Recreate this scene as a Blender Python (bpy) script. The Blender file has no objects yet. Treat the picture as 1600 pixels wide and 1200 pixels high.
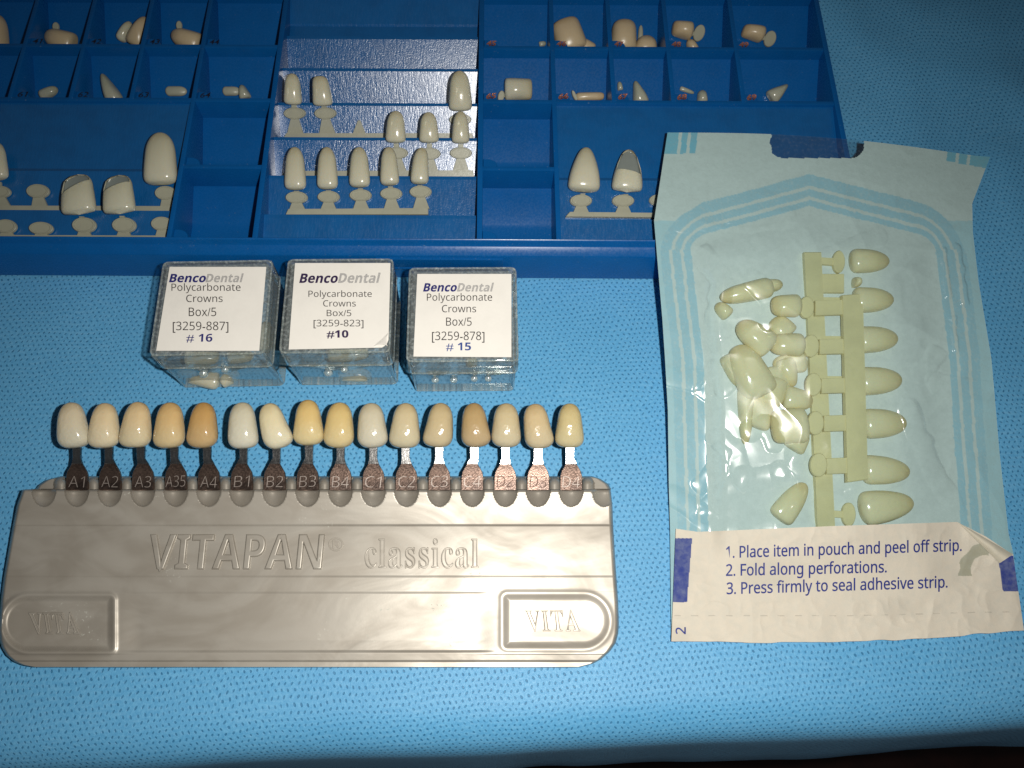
import bpy, bmesh, math, random
import numpy as np

# ---------------------------------------------------------------- camera, world, light, exposure
SC = bpy.context.scene
COL = SC.collection
S = 0.01                                   # everything below is written in centimetres
F_PX, CX, CY, H_CAM, TILT = 1230.0, 755.0, 600.0, 26.8, math.radians(21.6)

cd = bpy.data.cameras.new('camera')
cd.sensor_width = 36.0
cd.lens = 36.0 * F_PX / 1600.0
cd.shift_x = (800.0 - CX) / 1600.0
cd.clip_start, cd.clip_end = 0.005, 20.0
cam = bpy.data.objects.new('camera', cd)
COL.objects.link(cam)
cam.location = (0, 0, H_CAM * S)
cam.rotation_euler = (TILT, 0, 0)
SC.camera = cam

world = bpy.data.worlds.new('World')
SC.world = world
world.use_nodes = True
world.node_tree.nodes['Background'].inputs[0].default_value = (0.85, 0.93, 1.0, 1)
world.node_tree.nodes['Background'].inputs[1].default_value = 0.035

ld = bpy.data.lights.new('phone_flash', 'SPOT')          # the flash beside the phone's lens
ld.shadow_soft_size = 0.003
ld.spot_size = math.radians(126)
ld.spot_blend = 1.0
ld.energy = 3.7
ld.color = (1.0, 0.962, 0.895)
flash = bpy.data.objects.new('phone_flash', ld)
COL.objects.link(flash)
flash.location = (2.7 * S, 0.6 * S, (H_CAM + 0.3) * S)
flash.rotation_euler = (math.radians(12), math.radians(3), 0)

SC.view_settings.view_transform = 'Standard'
SC.view_settings.look = 'None'
SC.view_settings.exposure = 0.0
SC.view_settings.gamma = 1.0
SC.render.engine = 'CYCLES'
SC.cycles.use_denoising = True
SC.cycles.transparent_max_bounces = 40
SC.cycles.max_bounces = 10
SC.cycles.caustics_reflective = False

# ---------------------------------------------------------------- geometry helpers
cT, sT = math.cos(TILT), math.sin(TILT)
CAM = np.array([0, 0, H_CAM])


def rays(px, py):
    u = (np.asarray(px, float) - CX) / F_PX
    v = (np.asarray(py, float) - CY) / F_PX
    u, v = np.broadcast_arrays(u, v)
    return np.stack([u, sT - v * cT, -cT - v * sT], -1)


def P(px, py, z):
    """photo position -> point at height z (cm); arrays welcome"""
    r = rays(px, py)
    t = (np.asarray(z, float) - H_CAM) / r[..., 2]
    return CAM + r * t[..., None]


def PL(px, py, plane):
    p0, n = plane
    r = rays(px, py)
    t = np.dot(np.asarray(p0) - CAM, n) / (r @ np.asarray(n))
    return CAM + r * t[..., None]


def flat(z):
    return (np.array([0, 0, z], float), np.array([0, 0, 1.0]))


def tilted(px, py, z, deg_y, deg_x=0):
    """plane through a point, rising towards +Y by deg_y and towards +X by deg_x"""
    n = np.array([-math.tan(math.radians(deg_x)), -math.tan(math.radians(deg_y)), 1.0])
    return (P(px, py, z), n / np.linalg.norm(n))


WORLD_LOC = {}


def empty(name, loc, label=None, cat=None, group=None):
    o = bpy.data.objects.new(name, None)
    o.empty_display_size = 0.005
    COL.objects.link(o)
    o.location = [c * S for c in loc]
    WORLD_LOC[o] = np.asarray(loc, float)
    if label:
        tag(o, label, cat, group)
    return o


def tag(o, label, cat, group=None):
    o['label'] = label
    o['category'] = cat
    if group:
        o['group'] = group
    return o


def obj(name, verts, faces, mat, parent=None, smooth=True, sharp=38, loc=None):
    verts = np.asarray(verts, float)
    if loc is None:
        lo, hi = verts.min(0), verts.max(0)
        loc = np.array([(lo[0] + hi[0]) / 2, (lo[1] + hi[1]) / 2, lo[2]])
    loc = np.asarray(loc, float)
    me = bpy.data.meshes.new(name)
    v = ((verts - loc) * S).astype(np.float32)
    if isinstance(faces, np.ndarray):
        nf = len(faces)
        me.vertices.add(len(v))
        me.vertices.foreach_set('co', v.ravel())
        me.loops.add(nf * 4)
        me.loops.foreach_set('vertex_index', faces.ravel().astype(np.int32))
        me.polygons.add(nf)
        me.polygons.foreach_set('loop_start', np.arange(0, nf * 4, 4, dtype=np.int32))
        me.update(calc_edges=True)
        me.validate()
    else:
        me.from_pydata(v.tolist(), [], [list(map(int, f)) for f in faces])
    if smooth:
        me.polygons.foreach_set('use_smooth', np.ones(len(me.polygons), bool))
        if sharp:
            me.set_sharp_from_angle(angle=math.radians(sharp))
    me.materials.append(mat)
    o = bpy.data.objects.new(name, me)
    COL.objects.link(o)
    WORLD_LOC[o] = loc
    if parent is not None:
        o.parent = parent
        o.location = [c * S for c in (loc - WORLD_LOC[parent])]
    else:
        o.location = [c * S for c in loc]
    return o


def color_attr(o, name, cols):
    a = o.data.color_attributes.new(name, 'FLOAT_COLOR', 'POINT')
    c = np.ones((len(cols), 4), np.float32)
    c[:, :cols.shape[1]] = cols
    a.data.foreach_set('color', c.ravel())


def grid_faces(nr, nc, mask=None):
    i = np.arange(nr - 1)[:, None] * nc + np.arange(nc - 1)[None, :]
    f = np.stack([i, i + nc, i + nc + 1, i + 1], -1)
    if mask is not None:
        f = f[mask]
    return f.reshape(-1, 4)


class MB:
    """collects shapes into one mesh"""
    def __init__(s):
        s.v, s.f = [], []

    def add(s, v, f):
        n = len(s.v)
        s.v += [tuple(map(float, p)) for p in v]
        s.f += [[n + i for i in q] for q in f]
        return s

    def build(s, name, mat, parent=None, **k):
        return obj(name, s.v, s.f, mat, parent, **k)


def bevel_box(x0, x1, y0, y1, z0, z1, bev=0.02, seg=2):
    bm = bmesh.new()
    bmesh.ops.create_cube(bm, size=1)
    for v in bm.verts:
        v.co = ((x0 + x1) / 2 + v.co.x * (x1 - x0), (y0 + y1) / 2 + v.co.y * (y1 - y0), (z0 + z1) / 2 + v.co.z * (z1 - z0))
    if bev > 0:
        bmesh.ops.bevel(bm, geom=bm.edges[:], offset=bev, segments=seg, affect='EDGES', profile=0.6)
    bm.verts.index_update()
    v = [tuple(q.co) for q in bm.verts]
    f = [[q.index for q in fc.verts] for fc in bm.faces]
    bm.free()
    return v, f


def prism(poly_top, depth_vec, bev=0.0):
    """polygon (3d points, counter-clockwise seen from outside) pushed back along depth_vec, rounded on the visible edge"""
    p = np.asarray(poly_top, float)
    n = len(p)
    d = np.asarray(depth_vec, float)
    if bev > 0:
        c = p.mean(0)
        r = np.linalg.norm(p - c, axis=1)[:, None]
        inner = p + (c - p) / np.maximum(r, 1e-6) * bev
        q = np.concatenate([inner, p + d / np.linalg.norm(d) * bev, p + d])
        f = [list(range(n))]
        for k in range(2):
            f += [[k * n + i, (k + 1) * n + i, (k + 1) * n + (i + 1) % n, k * n + (i + 1) % n] for i in range(n)]
        f.append(list(range(3 * n - 1, 2 * n - 1, -1)))
    else:
        q = np.concatenate([p, p + d])
        f = [list(range(n))] + [[i, n + i, n + (i + 1) % n, (i + 1) % n] for i in range(n)] + [list(range(2 * n - 1, n - 1, -1))]
    return q, f


def ccw(poly):
    p = np.asarray(poly, float)
    a = np.sum(p[:, 0] * np.roll(p[:, 1], -1) - np.roll(p[:, 0], -1) * p[:, 1])
    return p if a < 0 else p[::-1]       # photo y runs down


def prism_px(poly, plane, thick, bev=0.02):
    p = ccw(poly)
    q = PL(p[:, 0], p[:, 1], plane)
    return prism(q, -np.asarray(plane[1]) * thick, bev)


def ellipse_px(cx, cy, rx, ry, n=20, rot=0):
    a = np.linspace(0, 2 * math.pi, n, endpoint=False)
    x, y = rx * np.cos(a), ry * np.sin(a)
    c, s = math.cos(rot), math.sin(rot)
    return [(cx + c * i - s * j, cy + s * i + c * j) for i, j in zip(x, y)]


def sstep(a, b, x):
    t = np.clip((np.asarray(x, float) - a) / (b - a), 0, 1)
    return t * t * (3 - 2 * t)


def vnoise(x, y, seed=0):
    """smooth value noise in -1..1"""
    x, y = np.asarray(x, float), np.asarray(y, float)
    xi, yi = np.floor(x).astype(np.int64), np.floor(y).astype(np.int64)
    xf, yf = x - xi, y - yi
    xf, yf = xf * xf * xf * (xf * (xf * 6 - 15) + 10), yf * yf * yf * (yf * (yf * 6 - 15) + 10)

    def h(a, b):
        n = (a * 374761393 + b * 668265263 + seed * 1442695041) & 0xffffffff
        n = ((n ^ (n >> 13)) * 1274126177) & 0xffffffff
        return ((n ^ (n >> 16)) & 0xffff) / 32767.5 - 1
    return (h(xi, yi) * (1 - xf) + h(xi + 1, yi) * xf) * (1 - yf) + (h(xi, yi + 1) * (1 - xf) + h(xi + 1, yi + 1) * xf) * yf


def creases(x, y, seed):
    """sharp folds: ridged noise on warped coordinates"""
    wx = x + 0.5 * vnoise(x * 0.7, y * 0.7, seed + 5)
    wy = y + 0.5 * vnoise(x * 0.7 + 9, y * 0.7, seed + 6)
    return 1 - np.abs(vnoise(wx, wy, seed)) * 2


# ---------------------------------------------------------------- materials
def new_mat(name):
    m = bpy.data.materials.new(name)
    m.use_nodes = True
    nt = m.node_tree
    return m, nt, nt.nodes, nt.links, nt.nodes['Principled BSDF']


def node(nt, kind, **kw):
    n = nt.nodes.new(kind)
    for k, v in kw.items():
        setattr(n, k, v)
    return n


def math_node(nt, op, a, b=None, c=None):
    n = nt.nodes.new('ShaderNodeMath')
    n.operation = op
    for i, x in enumerate((a, b, c)):
        if x is None:
            continue
        if isinstance(x, (int, float)):
            n.inputs[i].default_value = x
        else:
            nt.links.new(x, n.inputs[i])
    return n.outputs[0]


def mix_col(nt, fac, a, b):
    n = nt.nodes.new('ShaderNodeMix')
    n.data_type = 'RGBA'
    for i, x in ((0, fac), (6, a), (7, b)):
        if isinstance(x, (int, float)):
            n.inputs[i].default_value = x
        elif isinstance(x, tuple):
            n.inputs[i].default_value = (*x, 1)
        else:
            nt.links.new(x, n.inputs[i])
    return n.outputs[2]


def noise(nt, scale, detail=3, rough=0.55, coord=None, dist=0):
    n = nt.nodes.new('ShaderNodeTexNoise')
    n.inputs['Scale'].default_value = scale
    n.inputs['Detail'].default_value = detail
    n.inputs['Roughness'].default_value = rough
    n.inputs['Distortion'].default_value = dist
    if coord is None:
        coord = nt.nodes.new('ShaderNodeTexCoord').outputs['Object']
    nt.links.new(coord, n.inputs['Vector'])
    return n.outputs['Fac']


def ramp(nt, fac, lo, hi, a=0.0, b=1.0):
    n = nt.nodes.new('ShaderNodeMapRange')
    n.interpolation_type = 'SMOOTHSTEP'
    nt.links.new(fac, n.inputs[0])
    for i, x in enumerate((lo, hi, a, b)):
        n.inputs[i + 1].default_value = x
    return n.outputs[0]


def bump(nt, bsdf, height, strength, dist):
    b = nt.nodes.new('ShaderNodeBump')
    b.inputs['Strength'].default_value = strength
    b.inputs['Distance'].default_value = dist
    nt.links.new(height, b.inputs['Height'])
    nt.links.new(b.outputs[0], bsdf.inputs['Normal'])


def plastic(name, col, rough=0.4, nscale=1500, nstr=0.2, ndist=0.0001, vary=0.12, metallic=0.0, spec=0.5, col2=None, dust=0.0):
    m, nt, N, L, b = new_mat(name)
    n = noise(nt, nscale * 0.05, 4)
    c2 = col2 or tuple(c * (1 - 2.2 * vary) for c in col)
    base = mix_col(nt, ramp(nt, n, 0.35, 0.7), col, c2)
    if dust:                                # lint, crumbs and dull scuffs
        sp = ramp(nt, noise(nt, 1100, 2, 0.6), 0.70, 0.76)
        sc = math_node(nt, 'MULTIPLY', ramp(nt, noise(nt, 300, 6, 0.75), 0.60, 0.70), ramp(nt, noise(nt, 40, 2), 0.55, 0.7))
        mk = math_node(nt, 'MINIMUM', math_node(nt, 'ADD', sp, math_node(nt, 'MULTIPLY', sc, 0.35)), 1.0)
        base = mix_col(nt, math_node(nt, 'MULTIPLY', mk, dust * 0.5), base, (0.30, 0.38, 0.45))
    L.new(base, b.inputs['Base Color'])
    fine = noise(nt, nscale, 2)
    L.new(ramp(nt, noise(nt, nscale * 0.5, 3), 0.3, 0.75, rough * 0.85, min(1, rough * 1.25)), b.inputs['Roughness'])
    b.inputs['Metallic'].default_value = metallic
    b.inputs['Specular IOR Level'].default_value = spec
    bump(nt, b, fine, nstr, ndist)
    return m


def tooth_mat(name, cerv, inc, rough=0.22, sss=0.25, lumps=0.3):
    """neck colour to biting-edge colour, along the tooth's own length (Generated)"""
    m, nt, N, L, b = new_mat(name)
    at = node(nt, 'ShaderNodeAttribute', attribute_name='along')
    n = noise(nt, 260, 3)
    t = math_node(nt, 'ADD', at.outputs['Fac'], math_node(nt, 'MULTIPLY', math_node(nt, 'SUBTRACT', n, 0.5), 0.25))
    col = mix_col(nt, ramp(nt, t, 0.05, 0.75), inc, cerv)
    col = mix_col(nt, ramp(nt, t, 0.72, 0.95, 0.0, 0.8), col, tuple(c * q for c, q in zip(cerv, (0.86, 0.80, 0.70))))
    col = mix_col(nt, ramp(nt, t, 0.0, 0.14, 0.55, 0.0), col, tuple(c * q for c, q in zip(inc, (0.78, 0.82, 0.86))))
    L.new(col, b.inputs['Base Color'])
    b.inputs['Roughness'].default_value = rough
    b.inputs['Subsurface Weight'].default_value = sss
    b.inputs['Subsurface Radius'].default_value = (1.0, 0.75, 0.5)
    b.inputs['Subsurface Scale'].default_value = 0.0012
    bump(nt, b, math_node(nt, 'ADD', math_node(nt, 'MULTIPLY', noise(nt, 330, 2), 2.0), math_node(nt, 'MULTIPLY', noise(nt, 1000, 2), 0.3)), lumps, 0.00016)
    return m


def see_through(m, part, tint):
    """thin translucent plastic: part of the light goes straight on, tinted"""
    nt = m.node_tree
    out, b = nt.nodes['Material Output'], nt.nodes['Principled BSDF']
    tr = node(nt, 'ShaderNodeBsdfTransparent')
    tr.inputs[0].default_value = (*tint, 1)
    mx = node(nt, 'ShaderNodeMixShader')
    mx.inputs[0].default_value = part
    nt.links.new(b.outputs[0], mx.inputs[1])
    nt.links.new(tr.outputs[0], mx.inputs[2])
    nt.links.new(mx.outputs[0], out.inputs['Surface'])


def ink(name, col, rough=0.6, metallic=0.0):
    m, nt, N, L, b = new_mat(name)
    n = noise(nt, 3000, 2)
    L.new(mix_col(nt, ramp(nt, n, 0.4, 0.7), col, tuple(min(1, c * 1.5 + 0.01) for c in col)), b.inputs['Base Color'])
    b.inputs['Roughness'].default_value = rough
    b.inputs['Metallic'].default_value = metallic
    return m


def clear_mat(name, tint, rough=0.06, haze=0.03, bump_scale=400, bump_str=0.1, ior=1.5, mult=1.0):
    """thin clear sheet: what is behind shows through, the surface mirrors by angle, faint scuffs and an added pale haze scatter light"""
    m, nt, N, L, b = new_mat(name)
    out = N['Material Output']
    tr = node(nt, 'ShaderNodeBsdfTransparent')
    tr.inputs[0].default_value = (*tint, 1)
    gl = node(nt, 'ShaderNodeBsdfGlossy')
    gl.inputs['Roughness'].default_value = rough
    lw = node(nt, 'ShaderNodeLayerWeight')
    lw.inputs['Blend'].default_value = 0.5
    f0 = ((ior - 1) / (ior + 1)) ** 2
    fres = math_node(nt, 'ADD', math_node(nt, 'MULTIPLY', math_node(nt, 'POWER', lw.outputs['Facing'], 5.0), 1 - f0), f0)
    bp = node(nt, 'ShaderNodeBump')
    bp.inputs['Strength'].default_value = bump_str
    bp.inputs['Distance'].default_value = 0.0004
    L.new(noise(nt, bump_scale, 3), bp.inputs['Height'])
    L.new(bp.outputs[0], gl.inputs['Normal'])
    df = node(nt, 'ShaderNodeBsdfDiffuse')
    df.inputs[0].default_value = (0.8, 0.86, 0.84, 1)
    m1 = node(nt, 'ShaderNodeMixShader')
    L.new(ramp(nt, noise(nt, 900, 4), 0.45, 0.8, haze * 0.5, haze * 2), m1.inputs[0])
    L.new(tr.outputs[0], m1.inputs[1])
    L.new(df.outputs[0], m1.inputs[2])
    m2 = node(nt, 'ShaderNodeMixShader')
    L.new(math_node(nt, 'MULTIPLY', fres, mult), m2.inputs[0])
    L.new(m1.outputs[0], m2.inputs[1])
    L.new(gl.outputs[0], m2.inputs[2])
    L.new(m2.outputs[0], out.inputs['Surface'])
    return m


def print_mat(name, rough=0.75, bstr=0.3, bscale=900, trans=0.0):
    """printed paper: colours from the sheet's own print map, fibres as bump"""
    m, nt, N, L, b = new_mat(name)
    at = node(nt, 'ShaderNodeVertexColor', layer_name='print')
    n = noise(nt, 450, 5, 0.65)
    L.new(mix_col(nt, ramp(nt, n, 0.3, 0.75, 0.0, 0.22), at.outputs[0], (0.45, 0.5, 0.47)), b.inputs['Base Color'])
    b.inputs['Roughness'].default_value = rough
    b.inputs['Specular IOR Level'].default_value = 0.25
    bump(nt, b, noise(nt, bscale, 4), bstr, 0.0002)
    return m


def drape_material():
    m, nt, N, L, b = new_mat('drape_nonwoven')
    tc = node(nt, 'ShaderNodeTexCoord')
    uv = tc.outputs['UV']
    warp = node(nt, 'ShaderNodeTexNoise')
    warp.inputs['Scale'].default_value = 0.5
    warp.inputs['Detail'].default_value = 2
    L.new(uv, warp.inputs['Vector'])
    wv = node(nt, 'ShaderNodeVectorMath', operation='MULTIPLY_ADD')
    L.new(warp.outputs['Color'], wv.inputs[0])
    wv.inputs[1].default_value = (0.5, 0.5, 0)
    L.new(uv, wv.inputs[2])
    rot = node(nt, 'ShaderNodeVectorRotate')
    rot.rotation_type = 'Z_AXIS'
    rot.inputs['Angle'].default_value = math.radians(-4)
    L.new(wv.outputs[0], rot.inputs['Vector'])
    sx = node(nt, 'ShaderNodeSeparateXYZ')
    L.new(rot.outputs[0], sx.inputs[0])
    X = math_node(nt, 'DIVIDE', sx.outputs[0], 0.205)
    Y = math_node(nt, 'DIVIDE', sx.outputs[1], 0.168)
    row = math_node(nt, 'FLOOR', Y)
    par = math_node(nt, 'FLOORED_MODULO', row, 2.0)
    Xs = math_node(nt, 'ADD', X, math_node(nt, 'MULTIPLY', par, 0.5))
    fx = math_node(nt, 'MULTIPLY', math_node(nt, 'SUBTRACT', math_node(nt, 'FRACT', Xs), 0.5), 0.205)
    fy = math_node(nt, 'MULTIPLY', math_node(nt, 'SUBTRACT', math_node(nt, 'FRACT', Y), 0.5), 0.168)
    sgn = math_node(nt, 'SUBTRACT', math_node(nt, 'MULTIPLY', par, 2.0), 1.0)
    fys = math_node(nt, 'MULTIPLY', fy, sgn)
    c, s = math.cos(0.95), math.sin(0.95)
    a = math_node(nt, 'ADD', math_node(nt, 'MULTIPLY', fx, c), math_node(nt, 'MULTIPLY', fys, s))
    d = math_node(nt, 'SUBTRACT', math_node(nt, 'MULTIPLY', fys, c), math_node(nt, 'MULTIPLY', fx, s))
    r = math_node(nt, 'SQRT', math_node(nt, 'ADD', math_node(nt, 'POWER', math_node(nt, 'ABSOLUTE', math_node(nt, 'DIVIDE', a, 0.046)), 2.0),
                                        math_node(nt, 'POWER', math_node(nt, 'ABSOLUTE', math_node(nt, 'DIVIDE', d, 0.028)), 2.0)))
    fib = noise(nt, 9, 5, 0.7, uv)
    cell = noise(nt, 3.0, 2, 0.5, uv)
    r2 = math_node(nt, 'ADD', r, math_node(nt, 'MULTIPLY', math_node(nt, 'SUBTRACT', cell, 0.5), 0.8))
    dot = ramp(nt, r2, 0.75, 1.25, 1.0, 0.0)
    cloth = mix_col(nt, ramp(nt, fib, 0.35, 0.7), (0.092, 0.35, 0.63), (0.15, 0.455, 0.74))
    big = noise(nt, 0.25, 3, 0.5, uv)
    smp = node(nt, 'ShaderNodeMapping')
    smp.inputs['Rotation'].default_value = (0, 0, 0.35)
    smp.inputs['Scale'].default_value = (0.9, 6.0, 1.0)
    L.new(uv, smp.inputs[0])
    streak = noise(nt, 1.6, 5, 0.65, smp.outputs[0])
    cloth = mix_col(nt, ramp(nt, streak, 0.45, 0.75, 0.0, 0.4), cloth, (0.22, 0.50, 0.75))
    dot = math_node(nt, 'MULTIPLY', dot, ramp(nt, noise(nt, 1.3, 3, 0.6, uv), 0.3, 0.7, 0.75, 1.08))
    cloth = mix_col(nt, ramp(nt, big, 0.35, 0.7, 0.0, 0.35), cloth, (0.088, 0.34, 0.61))
    L.new(mix_col(nt, math_node(nt, 'MULTIPLY', dot, 0.74), cloth, (0.014, 0.13, 0.29)), b.inputs['Base Color'])
    sparkle = noise(nt, 26, 3, 0.8, uv)
    L.new(ramp(nt, sparkle, 0.35, 0.7, 0.36, 0.6), b.inputs['Roughness'])
    b.inputs['Specular IOR Level'].default_value = 0.42
    b.inputs['Sheen Weight'].default_value = 0.03
    b.inputs['Sheen Roughness'].default_value = 0.4
    hgt = math_node(nt, 'SUBTRACT', math_node(nt, 'ADD', math_node(nt, 'MULTIPLY', fib, 0.5), math_node(nt, 'MULTIPLY', sparkle, 0.55)), math_node(nt, 'MULTIPLY', dot, 0.7))
    bump(nt, b, hgt, 0.55, 0.0003)
    return m


def holder_material():
    m, nt, N, L, b = new_mat('pearl_grey_plastic')
    tc = node(nt, 'ShaderNodeTexCoord')
    mp = node(nt, 'ShaderNodeMapping')
    mp.inputs['Scale'].default_value = (1.0, 1.7, 1.0)
    mp.inputs['Rotation'].default_value = (0, 0, 0.5)
    L.new(tc.outputs['Object'], mp.inputs[0])
    sw = noise(nt, 20, 3, 0.45, mp.outputs[0], 2.2)
    sw2 = noise(nt, 55, 3, 0.5, mp.outputs[0], 1.8)
    f = math_node(nt, 'ADD', math_node(nt, 'MULTIPLY', sw, 0.7), math_node(nt, 'MULTIPLY', sw2, 0.3))
    base = mix_col(nt, ramp(nt, f, 0.36, 0.64), (0.34, 0.308, 0.262), (0.46, 0.428, 0.375))
    # dried white smears and specks
    sp = noise(nt, 900, 4, 0.7)
    where = noise(nt, 60, 2)
    mask = math_node(nt, 'MULTIPLY', ramp(nt, sp, 0.60, 0.66), ramp(nt, where, 0.62, 0.70))
    L.new(mix_col(nt, math_node(nt, 'MULTIPLY', mask, 0.7), base, (0.55, 0.56, 0.5)), b.inputs['Base Color'])
    b.inputs['Metallic'].default_value = 0.36
    rg = math_node(nt, 'ADD', ramp(nt, f, 0.35, 0.65, 0.47, 0.37), math_node(nt, 'MULTIPLY', mask, 0.3))
    L.new(rg, b.inputs['Roughness'])
    hb = math_node(nt, 'ADD', math_node(nt, 'MULTIPLY', sw, 1.0), math_node(nt, 'MULTIPLY', noise(nt, 1500, 3), 0.02))
    bump(nt, b, hb, 0.20, 0.0012)
    return m


def rack_material():
    m, nt, N, L, b = new_mat('rack_blue_textured')
    tc = node(nt, 'ShaderNodeTexCoord')
    mp = node(nt, 'ShaderNodeMapping')
    mp.inputs['Scale'].default_value = (1.0, 0.22, 0.22)
    L.new(tc.outputs['Object'], mp.inputs[0])
    n = noise(nt, 1500, 3, 0.6, mp.outputs[0])
    L.new(mix_col(nt, ramp(nt, noise(nt, 120, 3), 0.35, 0.7), (0.003, 0.10, 0.31), (0.003, 0.088, 0.275)), b.inputs['Base Color'])
    L.new(ramp(nt, n, 0.3, 0.7, 0.20, 0.32), b.inputs['Roughness'])
    b.inputs['Specular IOR Level'].default_value = 1.0
    b.inputs['Coat Weight'].default_value = 1.0
    b.inputs['Coat Roughness'].default_value = 0.22
    bump(nt, b, math_node(nt, 'ADD', n, math_node(nt, 'MULTIPLY', noise(nt, 2200, 2), 0.6)), 0.8, 0.00016)
    return m


M_DRAPE = drape_material()
M_HOLD = holder_material()
M_TRAY = plastic('tray_blue_plastic', (0.002, 0.088, 0.30), 0.27, 2600, 0.06, 0.0001, vary=0.03, spec=0.45, dust=0.6)
M_RACK = rack_material()
M_NUM = ink('number_ink', (0.008, 0.008, 0.02), 0.35)
M_NUMC = plastic('glossy_copper_ink', (0.75, 0.30, 0.20), 0.25, 2500, 0.9, 0.0005, metallic=0.5, col2=(0.05, 0.012, 0.02))
M_SPRUE = plastic('sprue_plastic', (0.43, 0.43, 0.335), 0.36, 1500, 0.3, 0.0001, vary=0.05)
M_CROWN = tooth_mat('crown_polycarbonate', (0.60, 0.575, 0.43), (0.64, 0.62, 0.49), 0.18, 0.4)
M_CROWN_D = tooth_mat('crown_beige', (0.50, 0.40, 0.26), (0.48, 0.39, 0.25), 0.3, 0.12)
M_CROWN_G = tooth_mat('crown_pale_grey', (0.40, 0.42, 0.33), (0.46, 0.46, 0.36), 0.2, 0.15)
M_CROWN_P = tooth_mat('crown_yellowish', (0.95, 0.83, 0.50), (0.95, 0.85, 0.56), 0.16, 0.2)
M_SPRUE_P = plastic('sprue_yellowish', (0.93, 0.83, 0.48), 0.35, 1500, 0.3, 0.0001, vary=0.06)
for m_ in (M_CROWN_P, M_SPRUE_P):
    see_through(m_, 0.24, (0.97, 0.92, 0.68))
for m_ in (M_CROWN, M_CROWN_G, M_SPRUE):
    see_through(m_, 0.22, (0.97, 0.97, 0.90))
M_FILM = clear_mat('pouch_film', (0.85, 0.95, 0.96), 0.21, 0.03, 160, 0.08, 1.5, 3.4)
M_BOX = clear_mat('clear_polystyrene', (0.98, 0.992, 0.988), 0.05, 0.06, 250, 0.08, 1.58, 1.5)
M_BOXEDGE = clear_mat('clear_polystyrene_edge', (0.88, 0.93, 0.91), 0.12, 0.26, 400, 0.3, 1.6, 2.6)  # whiter and hazier, stands for bright highlights along the clear edges
M_SHELL = plastic('thin_crown_shell', (0.27, 0.30, 0.28), 0.14, 900, 0.5, 0.0002, vary=0.12)
M_LID = clear_mat('clear_lid', (0.975, 0.99, 0.985), 0.05, 0.16, 250, 0.08, 1.58, 1.6)  # extra pale haze lightens the label's shadow showing through the lid
M_KNOB = clear_mat('clear_knob', (0.85, 0.92, 0.9), 0.12, 0.42, 400, 0.3, 1.6, 3.0)
see_through(M_SHELL, 0.4, (0.9, 0.93, 0.9))
M_LABEL = plastic('label_paper', (0.83, 0.80, 0.745), 0.7, 1800, 0.2, 0.0001, vary=0.02)
M_PAPER = print_mat('pouch_paper')
M_STRIP = print_mat('strip_paper', 0.7)
M_NAVY = ink('navy_ink', (0.012, 0.012, 0.13))
M_PURPLE = ink('purple_ink', (0.02, 0.006, 0.05))
M_BLUE = ink('blue_ink', (0.02, 0.05, 0.22))
M_GREY = ink('grey_ink', (0.36, 0.35, 0.34))
M_BLACK = ink('black_ink', (0.035, 0.03, 0.03))
M_STRIPINK = ink('strip_blue_ink', (0.012, 0.024, 0.18))
M_METAL = plastic('tab_metal', (0.62, 0.61, 0.60), 0.21, 2500, 0.35, 0.0001, vary=0.1, metallic=1.0)
M_PLATE = plastic('tab_plate_metal', (0.34, 0.235, 0.19), 0.30, 2600, 0.5, 0.0001, metallic=0.95, col2=(0.15, 0.11, 0.095))  # brown reflection of the surroundings put into the metal's base colour
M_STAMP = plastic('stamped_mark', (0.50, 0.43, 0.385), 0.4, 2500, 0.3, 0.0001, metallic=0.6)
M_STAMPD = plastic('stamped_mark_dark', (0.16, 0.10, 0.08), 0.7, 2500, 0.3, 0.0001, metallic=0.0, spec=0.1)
M_FLOOR = plastic('dark_wood', (0.045, 0.012, 0.008), 0.5, 800, 0.3, 0.0005, vary=0.2)

# ---------------------------------------------------------------- lettering
SERIF_B = (0x1D400, 0x1D41A, 0x1D7CE)
SANS = (0x1D5A0, 0x1D5BA, 0x1D7E2)
SANS_B = (0x1D5D4, 0x1D5EE, 0x1D7EC)


def styled(s, st):
    if st is None:
        return s
    o = ''
    for ch in s:
        if 'A' <= ch <= 'Z':
            o += chr(st[0] + ord(ch) - 65)
        elif 'a' <= ch <= 'z':
            o += chr(st[1] + ord(ch) - 97)
        elif '0' <= ch <= '9':
            o += chr(st[2] + ord(ch) - 48)
        else:
            o += ch
    return o


def text_geom(body, extrude=0.0, offset=0.0, shear=0.0, bevel=0.0, res=4, space=1.0, outline=False):
    c = bpy.data.curves.new('lettering', 'FONT')
    c.body = body
    c.size = 1
    c.space_character = space
    c.extrude = extrude
    c.offset = offset
    c.shear = shear
    c.bevel_depth = bevel
    c.resolution_u = res
    if outline:
        c.fill_mode = 'NONE'
    o = bpy.data.objects.new('lettering', c)
    COL.objects.link(o)
    me = bpy.data.meshes.new_from_object(o)
    v = np.array([q.co[:] for q in me.vertices]).reshape(-1, 3)
    f = [list(p.vertices) for p in me.polygons]
    bpy.data.objects.remove(o)
    bpy.data.curves.remove(c)
    bpy.data.meshes.remove(me)
    return v, f


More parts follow.
